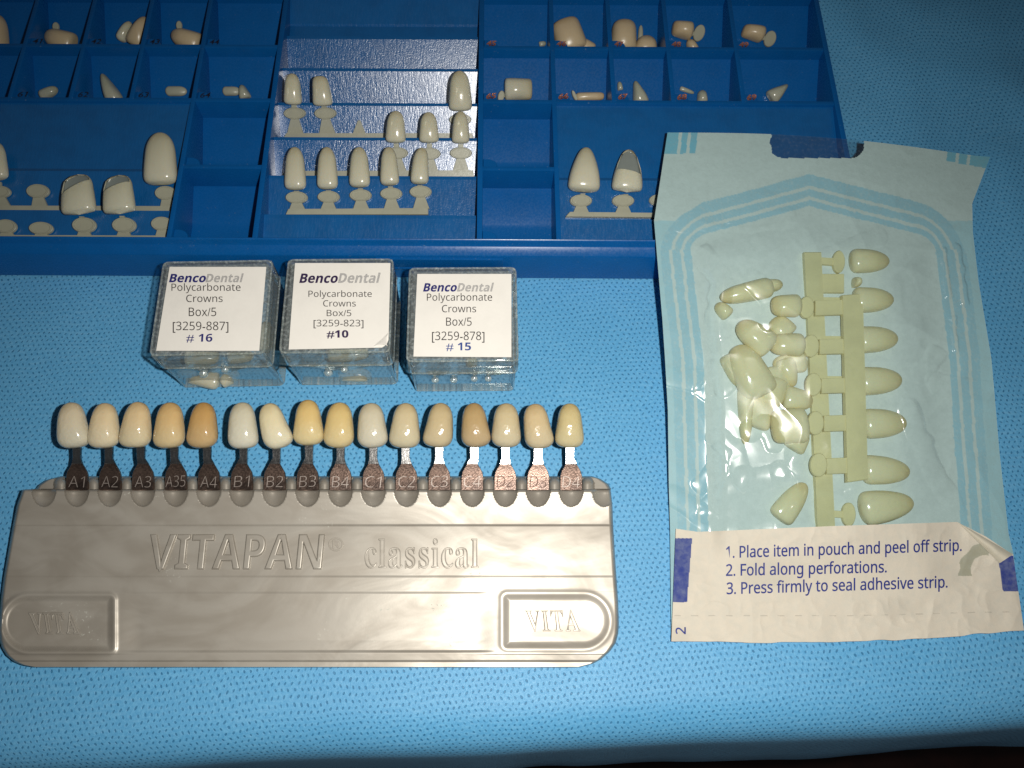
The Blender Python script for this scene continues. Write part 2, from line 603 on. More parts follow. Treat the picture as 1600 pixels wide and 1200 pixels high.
def text_px(body, x0, y0, x1, cap, place, style=SANS, slope=0.0, offset=0.0, shear=0.0, lift=0.006, extrude=0.0, bevel=0.0, vert=False, lean=0.0, space=1.0, outline=0.0):
    """lettering whose baseline starts at (x0, y0) in the photo, ending at x1, capitals cap tall; place(px, py) -> points, normal"""
    v, f = text_geom(styled(body, style), extrude, offset, shear, bevel, space=space, res=2 if cap < 20 else 4)
    if outline:                             # letters with a raised rim round each stroke
        v2, f2 = text_geom(styled(body, style), 0.0, offset, shear, outline, space=space, outline=True, res=3)
        f = f + [[i + len(v) for i in q] for q in f2]
        v = np.concatenate([v, v2 + [0, 0, extrude]])
    w = v[:, 0].max() - v[:, 0].min()
    hcap = 0.70
    sx, sy = (x1 - x0) / w, cap / hcap
    tx, ty = (v[:, 0] - v[:, 0].min()) * sx, v[:, 1] * sy
    if vert:                                # turned a quarter anticlockwise
        px, py = x0 - ty, y0 - tx
    else:
        px, py = x0 + tx + lean * ty, y0 + slope * tx - ty
    pts, nrm = place(px, py)
    zz = v[:, 2:3] * sx * (1 / 45.0)
    return pts + nrm * (lift + zz), f


def on_plane(plane):
    return lambda px, py: (PL(px, py, plane), np.asarray(plane[1])[None, :])


# ---------------------------------------------------------------- tooth shape
def tooth_shape(w, l, d, n_inc=3.6, n_cer=2.2, taper=0.82, skew=0.0, tc=0.4, ti=0.2, back=0.45, nt_=26, na=28, ridge=0.0, cut=None, asym=0.0):
    th = np.linspace(0, math.pi, nt_)
    t = (1 - np.cos(th)) / 2
    capi = np.where(t < ti, np.clip(1 - (np.clip((ti - t) / ti, 0, 1)) ** n_inc, 0, 1) ** (1 / n_inc), 1)
    tcut = 1 - tc
    capc = np.where(t > tcut, np.clip(1 - (np.clip((t - tcut) / tc, 0, 1)) ** n_cer, 0, 1) ** (1 / n_cer), 1)
    W = w / 2 * (1 + (taper - 1) * sstep(0.1, 0.9, t)) * capi * capc
    D = d * (0.55 + 0.55 * np.sin(np.clip(t * 0.8 + 0.18, 0, 1) * math.pi)) * np.sqrt(np.clip(capi * capc, 0, 1))
    a = np.linspace(0, 2 * math.pi, na, endpoint=False)
    ca, sa = np.cos(a), np.sin(a)
    ex = np.sign(ca) * np.abs(ca) ** 0.8
    ez = np.where(sa > 0, np.abs(sa) ** 0.9, -back * np.abs(sa) ** 0.7)
    V = np.zeros((nt_, na, 3))
    T = np.repeat(t[:, None], na, 1)
    if cut is not None:                     # the front wall stops at a slanting line, the back wall goes on
        cj = 1 - (1 - np.clip(cut[0] + cut[1] * ex, 0.1, 1)) * sstep(0.0, 0.4, sa)
        T = np.repeat(np.linspace(0, 1, nt_)[:, None], na, 1) ** 0.8
        T[0] = 0
        T = T * cj[None, :]
        W, D = np.interp(T, t, W), np.interp(T, t, D)
    else:
        W, D = W[:, None], D[:, None]
    V[..., 0] = W * ex + skew * l * T * T
    V[..., 0] *= 1 + asym * np.sign(V[..., 0]) * (1 - T) ** 1.6
    V[..., 1] = T * l - asym * 0.25 * V[..., 0] * (1 - T)
    groove = 1 - ridge * (np.cos(ex * 3 * math.pi)[None, :] * 0.5 + 0.5) * (sa > 0)
    V[..., 2] = D * ez * groove
    f = []
    for i in range(nt_ - 1):
        for j in range(na):
            f.append([i * na + j, (i + 1) * na + j, (i + 1) * na + (j + 1) % na, i * na + (j + 1) % na])
    along = T.reshape(-1)
    return V.reshape(-1, 3), f, along, (nt_, na, t, a)


def tooth(name, mat, A, B, wpx, plane, depth=0.38, parent=None, cut=None, lift=0.0, **k):
    """tooth with its biting edge at photo point A and its neck at B, wpx wide, lying on plane"""
    n = np.asarray(plane[1], float)
    a, b = PL(A[0], A[1], plane), PL(B[0], B[1], plane)
    l = np.linalg.norm(b - a)
    ey = (b - a) / l
    ex = np.cross(ey, n)
    w = wpx * l / math.hypot(B[0] - A[0], B[1] - A[1])
    if cut is not None:
        k.update(nt_=40, na=48)
    V, f, along, (nr, na, t, ang) = tooth_shape(w, l, depth, cut=cut, **k)
    back = k.get('back', 0.45) * depth
    W = a + V[:, :1] * ex + V[:, 1:2] * ey + (V[:, 2:3] + back * 0.9 + lift) * n
    o = obj(name, W, f, mat, parent, sharp=None)
    at = o.data.attributes.new('along', 'FLOAT', 'POINT')
    at.data.foreach_set('value', along.astype(np.float32))
    if cut is not None:
        md = o.modifiers.new('wall', 'SOLIDIFY')
        md.thickness = 0.03 * S
        md.offset = -1
        o.data.materials.append(M_SHELL)    # the thin back wall left standing is see-through
        for q in o.data.polygons:
            c = q.index % na
            if ang[c] > math.pi * 0.98 and along[q.vertices[0]] > cut[0] * 0.9:
                q.material_index = 1
    return o


# ================================================================ the setting
v, f = bevel_box(-150, 150, -150, 150, -75, -74, 0)
fl = obj('floor', v, f, M_FLOOR, smooth=False)
fl['kind'] = 'structure'

# the blue non-woven drape over the table: flat, rolling over the near edge and hanging down
def build_drape():
    xs = np.linspace(-34, 34, 240)
    prof = [(-2.55, -8.5), (-2.38, -7), (-2.1, -5), (-1.75, -3), (-1.58, -1.75), (-1.50, -1.33), (-1.46, -1.15), (-1.35, -0.85), (-1.2, -0.58), (-1.0, -0.36), (-0.75, -0.2), (-0.5, -0.09), (-0.2, -0.02), (0.1, 0)]
    yf = np.linspace(0.5, 52, 170)
    pr = np.array(prof + [(y, 0.0) for y in yf])
    seg = np.concatenate([[0], np.cumsum(np.linalg.norm(np.diff(pr, axis=0), axis=1))])
    nr, nc = len(pr), len(xs)
    X = np.repeat(xs[None, :], nr, 0)
    Y = np.repeat(pr[:, :1], nc, 1).copy()
    Z = np.repeat(pr[:, 1:2], nc, 1).copy()
    fall = np.clip(1 - Y / 6.0, 0, 1)
    Y -= 0.26 * np.clip((1.6 - Y) / 1.5, 0, 1)
    Y += fall * (0.038 * X + 0.10 * vnoise(X * 0.16 + 3, 0 * X, 4)) + np.clip(-Z / 8, 0, 1) * 0.10 * vnoise(X * 0.45, 0 * X + 7, 8)
    far = sstep(15, 24, Y) + sstep(9, 15, X)
    Z += (0.10 * vnoise(X * 0.2, Y * 0.22, 11) + 0.05 * vnoise(X * 0.5, Y * 0.35, 12)) * np.clip((Y + 1) / 4, 0, 1) * (0.5 + far)
    Z += -0.10
    V = np.stack([X, Y, Z], -1).reshape(-1, 3)
    o = obj('surgical_drape', V, grid_faces(nr, nc)[:, ::-1], M_DRAPE, sharp=None)
    uvl = o.data.uv_layers.new(name='UVMap')
    U = np.stack([X, np.repeat(seg[:, None], nc, 1)], -1).reshape(-1, 2).astype(np.float32)
    li = np.empty(len(o.data.loops), np.int32)
    o.data.loops.foreach_get('vertex_index', li)
    uvl.data.foreach_set('uv', U[li].ravel())
    tag(o, 'light blue non-woven cloth with small dark dots, covering the table under everything', 'drape')


build_drape()

# ================================================================ the blue storage tray
YAW = -0.0065
ZR = 2.0
cy_, sy_ = math.cos(YAW), math.sin(YAW)
T0 = P(755, 434, 0.0)
T0[2] = 0


def tw(u, w, z):
    u, w, z = np.broadcast_arrays(np.asarray(u, float), np.asarray(w, float), np.asarray(z, float))
    return np.stack([T0[0] + cy_ * u - sy_ * w, T0[1] + sy_ * u + cy_ * w, z], -1)


def uw(px, py, z=ZR):
    p = P(px, py, z) - T0
    return p[0] * cy_ + p[1] * sy_, -p[0] * sy_ + p[1] * cy_


def tbox(u0, u1, w0, w1, z0, z1, bev=0.025):
    v, f = bevel_box(u0, u1, w0, w1, z0, z1, bev)
    v = np.array(v)
    return tw(v[:, 0], v[:, 1], v[:, 2]), f


def textr(prof, u0, u1):
    """profile of (w, z) points swept along the tray's length, closed into a solid"""
    n = len(prof)
    p = np.array(prof)
    v = np.concatenate([tw(u0, p[:, 0], p[:, 1]), tw(u1, p[:, 0], p[:, 1])])
    f = [[i, (i + 1) % n, n + (i + 1) % n, n + i] for i in range(n)] + [list(range(n - 1, -1, -1)), list(range(n, 2 * n))]
    return v, f


UR = uw(1322, 215)[0]                        # outer right edge
U_M = (uw(423, 183)[0], uw(751, 183)[0])     # the two walls beside the stepped middle
UC = (U_M[0] + U_M[1]) / 2
UL = 2 * UC - UR
W_R2 = uw(590, 157)[1]                       # row lines
W_R1 = uw(590, 73)[1]
W_R3 = uw(590, 261)[1]
W_IN = uw(590, 371, 2.05)[1]
ROW = W_R1 - W_R2
W_BACK = W_R1 + ROW * 1.02
TH = 0.09                                    # half a divider's thickness

tray = empty('storage_tray', tw((UL + UR) / 2, 0, 0), 'long dark blue plastic tray of numbered compartments behind the three clear boxes', 'tray')
MB().add(*tbox(UL + 0.1, UR - 0.1, 0.05, W_BACK + 0.2, 0.0, 0.16)).build('base', M_TRAY, tray)
# front wall with its stepped lip
front = [(0.0, 0.0), (0.0, 1.54), (0.04, 1.60), (0.30, 1.76), (0.34, 1.79), (0.38, 1.98), (0.43, 2.04), (W_IN - 0.04, 2.05), (W_IN, 2.0), (W_IN, 0.1)]
MB().add(*textr(front, UL, UR)).build('front_wall', M_TRAY, tray, sharp=50)
MB().add(*tbox(UR - 0.2, UR, W_IN - 0.05, W_BACK + 0.35, 0.003, 2.02)).build('side_wall', M_TRAY, tray)
MB().add(*tbox(UL, UL + 0.2, W_IN - 0.05, W_BACK + 0.35, 0.003, 2.02)).build('side_wall', M_TRAY, tray)
MB().add(*tbox(UL + 0.15, UR - 0.15, W_BACK + 0.05, W_BACK + 0.33, 0.006, 2.01)).build('back_wall', M_TRAY, tray)
ua, ub = uw(588, 410, 1.2)[0], uw(786, 410, 1.2)[0]
MB().add(*tbox(ua, ub, -0.10, 0.06, 0.72, 1.50, 0.03)).build('latch', M_TRAY, tray)
MB().add(*tbox(ua + 0.3, ub - 0.3, -0.13, 0.02, 0.80, 0.92, 0.02)).build('latch_ridge', M_TRAY, tray)


def divider(u0, u1, w0, w1, z1):
    MB().add(*tbox(u0, u1, w0, w1, 0.1, z1, 0.02)).build('divider', M_TRAY, tray)


def slope_floor(u0, u1, wf, wb, flat_part, zt=1.80, zb=0.35):
    wm = wf + flat_part * (wb - wf)
    prof = [(wf, 0.12), (wf, zb), (wm - 0.1, zb), (wm + 0.05, zb + 0.08), (wb, zt), (wb, 0.12)]
    MB().add(*textr(prof, u0, u1)).build('compartment_floor', M_TRAY, tray, sharp=50)
    sl = (zt - zb) / (wb - wm)
    n = np.array([0, -sl, 1.0])
    n /= np.linalg.norm(n)
    n = np.array([cy_ * n[0] - sy_ * n[1], sy_ * n[0] + cy_ * n[1], n[2]])
    return (tw((u0 + u1) / 2, wb, zt), n)


dl = [uw(x, y)[0] for x, y in ((110, 153), (205, 154), (302, 155))]
step_l = dl[1] - dl[0]
lefts = [dl[0] - 2 * step_l, dl[0] - step_l] + dl + [U_M[0]]
rights = [U_M[1]] + [uw(x, y)[0] for x, y in ((866, 161), (960, 161), (1053, 162), (1163, 163))] + [UR - 0.1]
for u in lefts[:-2]:
    divider(u - TH, u + TH, W_R2, W_BACK + 0.1, 2.0)
divider(lefts[-2] - TH, lefts[-2] + TH, W_IN - 0.05, W_BACK + 0.1, 2.0)
for u in U_M:
    divider(u - 0.1, u + 0.1, W_IN - 0.04, W_BACK + 0.12, 2.012)
divider(rights[1] - TH, rights[1] + TH, W_IN - 0.05, W_BACK + 0.1, 2.0)
for u in rights[2:-1]:
    divider(u - TH, u + TH, W_R2, W_BACK + 0.1, 2.0)
for (a, b) in ((UL + 0.1, U_M[0]), (U_M[1], UR - 0.1)):
    divider(a, b, W_R2 - TH, W_R2 + TH, 1.988)
    divider(a, b, W_R1 - TH, W_R1 + TH, 1.985)
divider(lefts[-2], U_M[0], W_R3 - TH, W_R3 + TH, 1.98)
divider(U_M[1], rights[1], W_R3 - 0.02 - TH, W_R3 - 0.02 + TH, 1.98)

CELL = {}
for side, us in (('l', [UL + 0.15] + lefts), ('r', rights)):
    for k in range(len(us) - 1):
        u0, u1 = us[k] + TH - 0.01, us[k + 1] - TH + 0.01
        if u1 - u0 < 0.3:
            continue
        CELL[side, k, 1] = slope_floor(u0, u1, W_R1 + TH, W_BACK + 0.06, 0.25, 1.5)
        CELL[side, k, 2] = slope_floor(u0, u1, W_R2 + TH, W_R1 - TH, 0.25, 1.5)
for u0, u1 in ((lefts[-2] + TH, U_M[0] - 0.1), (U_M[1] + 0.1, rights[1] - TH)):
    slope_floor(u0, u1, W_R3 + TH, W_R2 - TH, 0.45, 1.05)
    slope_floor(u0, u1, W_IN, W_R3 - TH, 0.52, 0.85)

# numbered half-round tabs in the front left corner of each compartment
def number_tab(u, w, txt, mat, r=0.42, slant=0.0):
    n = 14
    a = np.linspace(-0.35, math.pi / 2 + 0.25, n)
    pts = [(u, w)] + [(u + 0.16 + (r - 0.0) * math.cos(t) * 0.9, w + r * 0.25 + r * math.sin(t) * 0.75) for t in a] + [(u, w + r)]
    pts = [(p, max(q, w)) for p, q in pts]
    top = tw([p[0] for p in pts], [p[1] for p in pts], 1.86)
    q, f = prism(top, (0, 0, -0.14), 0.02)
    o = obj('number_tab', q, f, M_TRAY, tray)
    if txt:
        v, f = text_geom(txt, 0, 0.012 if mat is M_NUM else 0.045, 0.15)
        wd = v[:, 0].max() - v[:, 0].min()
        s = 0.40 / wd
        uu = u + 0.10 + (v[:, 0] - v[:, 0].min()) * s
        ww = w + 0.13 + v[:, 1] * 0.36 + slant * (uu - u)
        obj('handwritten_number', tw(uu, ww, 1.868), f, mat, o, smooth=False)


for k in range(1, len(lefts)):
    n1, n2 = ('40', '41', '42', '43', '44')[k - 1:k], ('60', '61', '62', '63', '64')[k - 1:k]
    u = lefts[k - 1] + TH
    number_tab(u, W_R1 + TH, ('40', '41', '42', '43', '44')[k - 1], M_NUM)
    number_tab(u, W_R2 + TH, ('60', '61', '62', '63', '64')[k - 1], M_NUM)
for k in range(5):
    u = rights[k] + TH + (0.02 if k == 0 else 0)
    number_tab(u, W_R1 + TH, ('45', '46', '47', '48', '49')[k], M_NUMC, 0.44)
    number_tab(u, W_R2 + TH, ('65', '66', '67', '68', '69')[k], M_NUMC, 0.44, 0.1)
for u in (lefts[-2], U_M[1] + 0.02):
    number_tab(u + TH, W_R3 + TH, None, None, 0.42)
    number_tab(u + TH, W_IN, None, None, 0.42)

# stepped rack in the middle: six teeth of a saw, each face sloping down towards the front
EDGE_Z, GROOVE_Z = 1.60, 0.62
edges = [uw(590, y, EDGE_Z)[1] for y in (371, 336, 275, 215, 161, 107, 57)]
prof = [(W_IN - 0.02, 0.14), (W_IN - 0.02, 1.3)]
RACK = []
for k in range(1, len(edges)):
    we = edges[k]
    wg = edges[k - 1] + (0.12 if k > 1 else -0.0)
    if k == 1:
        wg = W_IN + 0.01
    gz = EDGE_Z - math.tan(math.radians({1: 14, 2: 19, 3: 33, 4: 39, 5: 41, 6: 36}[k])) * (we - wg)
    prof += [(wg, gz), (we - 0.13, EDGE_Z - 0.02), (we, EDGE_Z)]
    d = np.array([we - wg, EDGE_Z - gz])
    n = np.array([0, -d[1], d[0]]) / np.linalg.norm(d)
    n = np.array([-sy_ * n[1], cy_ * n[1], n[2]])
    RACK.append((tw(UC, we, EDGE_Z), n))
wg = edges[-1] + 0.12
prof += [(wg, 1.25), (wg + 0.7, 1.33), (wg + 0.75, 1.42), (W_BACK, 1.8), (W_BACK, 0.14)]
MB().add(*textr(prof, U_M[0] + 0.09, U_M[1] - 0.09)).build('stepped_rack', M_RACK, tray, smooth=False)


def panel(u0, u1, ys, name):
    """side rack: one long slope at the back, then two saw steps"""
    px0 = 590
    e = [uw(px0, y, z)[1] for y, z in ys]
    w1, w2 = e
    prof = [(W_IN - 0.02, 0.14), (W_IN - 0.02, 1.2), (W_IN + 0.01, 1.2), (w1, 1.5), (w1 + 0.12, 0.98), (w2, 1.45), (w2 + 0.15, 1.40), (W_R2 - TH + 0.02, 1.85), (W_R2 - TH + 0.02, 0.14)]
    MB().add(*textr(prof, u0, u1)).build('sloped_rack', M_RACK, tray, smooth=False)
    out = []
    for (wa, za), (wb, zb) in (((W_IN + 0.01, 1.2), (w1, 1.5)), ((w1 + 0.12, 0.98), (w2, 1.45))):
        d = np.array([wb - wa, zb - za])
        n = np.array([0, -d[1], d[0]]) / np.linalg.norm(d)
        out.append((tw((u0 + u1) / 2, wb, zb), np.array([-sy_ * n[1], cy_ * n[1], n[2]])))
    return out


PAN_L = panel(UL + 0.15, lefts[-2] - TH + 0.01, ((330, 1.55), (270, 1.45)), 'l')
PAN_R = panel(rights[1] + TH - 0.01, UR - 0.15, ((340, 1.55), (280, 1.45)), 'r')

# ================================================================ crown strips resting in the tray
def lifted(plane, h):
    return (np.asarray(plane[0]) + np.asarray(plane[1]) * h, plane[1])


def strip_of_crowns(plane, bar, items, label, group, mat_s=None, mat_c=None, thick=0.16, tab_r=(17.5, 9.5), stemw=(9, 13)):
    """bar = photo quad; items = dicts: tab (x, y), stem foot (x, y), crown (A, B, width), code"""
    mat_s, mat_c = mat_s or M_SPRUE, mat_c or M_CROWN
    pl = lifted(plane, thick + 0.01)
    b = np.array(bar, float)
    loc = PL(b[:, 0].mean(), b[:, 1].mean(), plane)
    root = empty('crown_strip', loc, label, 'crown strip', group)
    MB().add(*prism_px(bar, lifted(pl, 0.02), thick + 0.02, 0.02)).build('bar', mat_s, root)
    for it in items:
        mb = MB()
        if 'foot' in it:
            fx, fy = it['foot']
            tx, ty = it.get('tab', it['foot'])
            dx, dy = tx - fx, ty - fy
            L = math.hypot(dx, dy) or 1
            nx, ny = -dy / L, dx / L
            w0, w1 = it.get('sw', (stemw[1], 4.0))
            mb.add(*prism_px([(fx - nx * w0, fy - ny * w0), (fx + nx * w0, fy + ny * w0), (tx + nx * w1, ty + ny * w1), (tx - nx * w1, ty - ny * w1)], lifted(pl, -0.02), thick * 0.7, 0.015))
        if 'tab' in it and not it.get('notab'):
            tx, ty = it['tab']
            rx, ry = it.get('tr', tab_r)
            mb.add(*prism_px(ellipse_px(tx, ty, rx, ry, 24, it.get('rot', 0)), lifted(pl, 0.015), thick * 0.8, 0.03))
            if mat_s is M_SPRUE:            # raised border round the number
                e = [PL(*np.array(ellipse_px(tx, ty, rx * q, ry * q, 24)).T, lifted(pl, h)) for q, h in ((0.97, 0.0), (0.93, 0.055), (0.80, 0.055), (0.76, 0.0))]
                mb.add(np.concatenate(e), [[a * 24 + i, a * 24 + (i + 1) % 24, (a + 1) * 24 + (i + 1) % 24, (a + 1) * 24 + i] for a in range(3) for i in range(24)])
            if 'crown' in it:
                (ax, ay), _, cw = it['crown'][:3]
                mb.add(*prism_px([(ax - 4, ay), (ax + 4, ay), (tx + 4, ty), (tx - 4, ty)] if abs(ax - tx) < abs(ay - ty) else [(ax, ay - 4), (ax, ay + 4), (tx, ty + 4), (tx, ty - 4)], lifted(pl, -0.01), thick * 0.6, 0.01))
        if mb.v:
            o = mb.build('number_tab' if not it.get('notab') else 'stem', mat_s, root)
            if it.get('code'):
                tx, ty = it['tab']
                v, f = text_px(it['code'], tx - 8, ty + 4.5, tx + 8, 9, on_plane(lifted(pl, 0.02)), lift=0.006, offset=0.0)
                obj('raised_number', v, f, mat_s, o, smooth=False)
        if 'crown' in it:
            A, B, w = it['crown'][:3]
            kw = dict(it['crown'][3]) if len(it['crown']) > 3 else {}
            tooth('crown', kw.pop('mat', mat_c), A, B, w, pl, kw.pop('depth', 0.30), root, **kw)
    return root


TRAY_G = 'crown strips standing in the tray racks'
strip_of_crowns(RACK[1], [(446, 335), (450, 326.5), (669, 325), (669, 335)], [
    dict(foot=(464, 328), tab=(463, 308), crown=((463, 298), (462, 232), 33), code='60'),
    dict(foot=(513, 328), tab=(513, 307), crown=((513, 297), (512, 232), 32), code='61'),
    dict(foot=(564, 327), tab=(563, 304.5), crown=((563, 294), (562, 232), 32), code='62'),
    dict(foot=(612, 327), tab=(611, 302), crown=((610, 291), (608, 232), 29), code='63'),
    dict(foot=(658, 326), tab=(657, 299), crown=((656, 289), (657, 233), 28, dict(skew=0.05)), code='64')],
    'front strip in the stepped rack with all five small pale crowns on numbered tabs', TRAY_G)
strip_of_crowns(RACK[2], [(440, 275), (444, 267), (739, 266), (741, 276)], [
    dict(foot=(622, 268), tab=(620, 239), crown=((619, 224), (618, 174), 33, dict(skew=0.03)), code='49'),
    dict(foot=(672, 268), tab=(671, 240), crown=((671, 224), (670, 176), 32), code='48'),
    dict(foot=(720, 268), tab=(720, 239), crown=((720, 225), (720, 175), 29), code='45')],
    'middle strip in the stepped rack, with three crowns only at its right end', TRAY_G)
strip_of_crowns(RACK[3], [(443, 215), (447, 208), (738, 208), (740, 216)], [
    dict(foot=(461, 210), tab=(460, 177), crown=((459, 164), (458, 115), 30, dict(skew=0.0)), code='22'),
    dict(foot=(511, 210), tab=(508, 177), crown=((506, 166), (502, 119), 33, dict(n_cer=3.2, skew=-0.04)), code='21'),
    dict(foot=(561, 211), tab=(561, 188), notab=True, sw=(11, 2)),
    dict(foot=(719, 210), tab=(719, 187), crown=((720, 174), (718, 111), 39, dict(depth=0.36)))],
    'rear strip in the stepped rack, two small crowns left, one large crown right', TRAY_G)
strip_of_crowns(PAN_L[1], [(-25, 329), (-25, 321), (268, 322), (266, 330)], [
    dict(foot=(3, 324), tab=(-2, 299), crown=((-3, 284), (-8, 225), 38, dict(skew=0.05)), code=None),
    dict(foot=(61, 324), tab=(58, 298), tr=(18, 11), sw=(13, 5)),
    dict(foot=(262, 324), tab=(258, 301), crown=((254, 291), (254, 211), 49, dict(depth=0.42, taper=0.85)), tr=(17, 11))],
    'rear strip in the left rack, a tall crown at its right end and bare tabs', TRAY_G)
strip_of_crowns(PAN_L[0], [(-25, 375), (-25, 367), (262, 368), (262, 376)], [
    dict(foot=(10, 371), tab=(8, 353), tr=(17, 11)),
    dict(foot=(64, 372), tab=(63, 356), tr=(19, 10)),
    dict(foot=(131, 372), tab=(130.5, 351), tr=(19, 12), crown=((127, 338), (124, 275), 49, dict(cut=(0.62, 0.18), depth=0.36, taper=0.86, tc=0.32, n_cer=2.4))),
    dict(foot=(193, 372), tab=(193, 351), tr=(19, 12), crown=((190, 337), (187, 276), 46, dict(cut=(0.64, 0.12), depth=0.36, taper=0.86, tc=0.32, n_cer=2.4))),
    dict(foot=(254, 372), tab=(252, 349), tr=(17, 11))],
    'front strip in the left rack, two broad crowns with broken see-through necks', TRAY_G)
strip_of_crowns(PAN_R[1], [(884, 338), (890, 331), (1072, 333), (1072, 340)], [
    dict(foot=(908, 333), tab=(908, 313), crown=((911, 302), (915, 234), 48, dict(taper=0.72, depth=0.42, tc=0.65)), code='20'),
    dict(foot=(974, 333), tab=(974, 313), crown=((978, 303), (982, 236), 46, dict(cut=(0.42, -0.05), taper=0.7, depth=0.40, tc=0.6)), code='50'),
    dict(foot=(1032, 334), tab=(1032, 312))],
    'strip in the right rack with one whole crown and one turned to show its hollow', TRAY_G)

# ---------------------------------------------------------------- loose crowns in the compartments
def loose(cell, name, A, B, w, label, mat=None, tabs=None, group='loose crowns in the tray compartments', **k):
    """a crown tipped into a compartment; tabs = leftover moulding tab (x, y, rx, ry, rotation) still on it"""
    plane = lifted(CELL[cell], 0.02)
    mat = mat or M_CROWN_D
    if tabs:
        root = empty(name, PL((A[0] + B[0]) / 2, (A[1] + B[1]) / 2, plane), label, 'dental crown', group)
        tooth('crown_shell', mat, A, B, w, plane, k.pop('depth', 0.45), root, **k)
        x, y, rx, ry, rot, jx, jy = tabs
        mb = MB()
        hi = lifted(plane, 0.30)
        mb.add(*prism_px(ellipse_px(x, y, rx, ry, 20, rot), hi, 0.12, 0.03))
        d = np.array([jx - x, jy - y], float)
        d /= np.linalg.norm(d)
        nx, ny = -d[1] * 3, d[0] * 3
        mb.add(*prism_px([(x - nx, y - ny), (x + nx, y + ny), (jx + nx, jy + ny), (jx - nx, jy - ny)], lifted(plane, 0.28), 0.1, 0.01))
        mb.build('moulding_tab', M_SPRUE, root)
        return root
    o = tooth(name, mat, A, B, w, plane, k.pop('depth', 0.45), None, **k)
    return tag(o, label, 'dental crown', group)


loose(('l', 1, 1), 'dental_crown', (-4, 82), (-2, 24), 46, 'beige crown cut off by the left edge of the picture, upper row', depth=0.55)
loose(('l', 2, 1), 'dental_crown', (122, 74), (76, 58), 36, 'beige crown lying sideways with a little clear peg, above number 61', tabs=(86, 41, 5, 7, 0.0, 92, 52), depth=0.5)
loose(('l', 3, 1), 'dental_crown', (216, 76), (232, 30), 34, 'pointed beige crown leaning on a divider in the compartment after number 42', taper=0.6, depth=0.5)
loose(('l', 3, 1), 'crown_offcut', (190, 66), (206, 36), 17, 'small pale knobby offcut beside the pointed beige crown', mat=M_CROWN, depth=0.3, n_inc=2.2, taper=0.8)
loose(('l', 4, 1), 'dental_crown', (318, 74), (272, 56), 34, 'beige crown lying sideways with peg, in the compartment of number 43', tabs=(279, 39, 4.5, 7, 0.0, 284, 52), depth=0.5)
loose(('l', 2, 2), 'crown_offcut', (66, 152), (92, 139), 17, 'crumpled clear scrap at the front of the compartment of number 61', mat=M_CROWN_G, depth=0.25, n_inc=2.3)
loose(('l', 3, 2), 'dental_crown', (186, 164), (163, 117), 27, 'narrow pale crown standing on end in the compartment of number 62', mat=M_CROWN_G, taper=0.62, tc=0.8, depth=0.4)
loose(('l', 4, 2), 'crown_offcut', (260, 143), (293, 143), 15, 'flat oval tab alone in the compartment of number 63', mat=M_SPRUE, depth=0.15, n_inc=2.2, taper=1.0)
loose(('l', 5, 2), 'crown_offcut', (349, 143), (376, 143), 14, 'oval tab left of a small crown in the compartment of number 64', mat=M_SPRUE, depth=0.15, n_inc=2.2, taper=1.0)
loose(('l', 5, 2), 'dental_crown', (386, 156), (379, 134), 19, 'tiny pointed crown touching an oval tab beside number 64', mat=M_CROWN_G, depth=0.3, taper=0.6)
loose(('r', 0, 1), 'crown_offcut', (842, 71), (853, 68), 9, 'tiny pale crumb in the corner of the otherwise empty compartment', mat=M_CROWN_G, depth=0.15, group=None)
loose(('r', 1, 1), 'dental_crown', (895, 84), (880, 33), 50, 'large squarish beige molar crown behind the copper number 46', n_cer=4, taper=0.9, depth=0.55)
loose(('r', 1, 1), 'dental_crown', (926, 82), (900, 64), 22, 'low beige crown peeping out beside the large squarish molar crown', depth=0.3)
loose(('r', 2, 1), 'dental_crown', (972, 84), (974, 34), 42, 'tall beige molar crown at the left wall behind the copper number 47', n_cer=3, taper=0.92, depth=0.55)
loose(('r', 2, 1), 'dental_crown', (1006, 88), (1010, 58), 38, 'rounded beige crown low in front of a thin upright sliver', depth=0.45, n_cer=2)
loose(('r', 2, 1), 'crown_offcut', (1000, 66), (1001, 40), 9, 'thin upright pale sliver between two beige crowns', mat=M_SPRUE, depth=0.12, n_cer=2)
loose(('r', 3, 1), 'dental_crown', (1080, 52), (1048, 48), 26, 'beige crown with a paddle shaped tab, third compartment from the right edge', tabs=(1093, 51, 8.5, 13.5, 0.35, 1078, 53), n_cer=3.4, n_inc=2.6, taper=0.86, skew=0.06, tc=0.3, depth=0.5)
loose(('r', 3, 1), 'dental_crown', (1084, 82), (1074, 64), 16, 'small brownish crown tip low under the paddle shaped tab', depth=0.3)
loose(('r', 4, 1), 'dental_crown', (1191, 58), (1158, 48), 24, 'tan crown with paddle tab in the upper compartment nearest the right edge', tabs=(1204, 60, 9, 13, 0.35, 1190, 59), n_cer=3.4, n_inc=2.6, taper=0.84, skew=-0.05, tc=0.3, depth=0.45)
loose(('r', 0, 2), 'dental_crown', (788, 142), (831, 141), 34, 'pale boxy molar crown lying on its side in the compartment of number 65', mat=M_CROWN, n_cer=5, n_inc=5, taper=0.92, tc=0.25, depth=0.5, tabs=(783, 150, 5, 9, 0.2, 790, 148))
loose(('r', 1, 2), 'dental_crown', (899, 153), (943, 151), 14, 'low pale crown lying flat along the front of the compartment of number 66', mat=M_CROWN_D, n_cer=4, taper=0.9, depth=0.25, tabs=(898, 149, 3, 9, -0.4, 902, 152))
loose(('r', 2, 2), 'dental_crown', (1002, 166), (991, 128), 25, 'pointed pale crown standing beside the copper number 67', mat=M_CROWN_G, taper=0.6, tc=0.8, depth=0.35)
loose(('r', 2, 2), 'crown_offcut', (969, 142), (967, 128), 9, 'small pale tip left of the pointed crown', mat=M_CROWN_G, depth=0.15, n_cer=2.0)
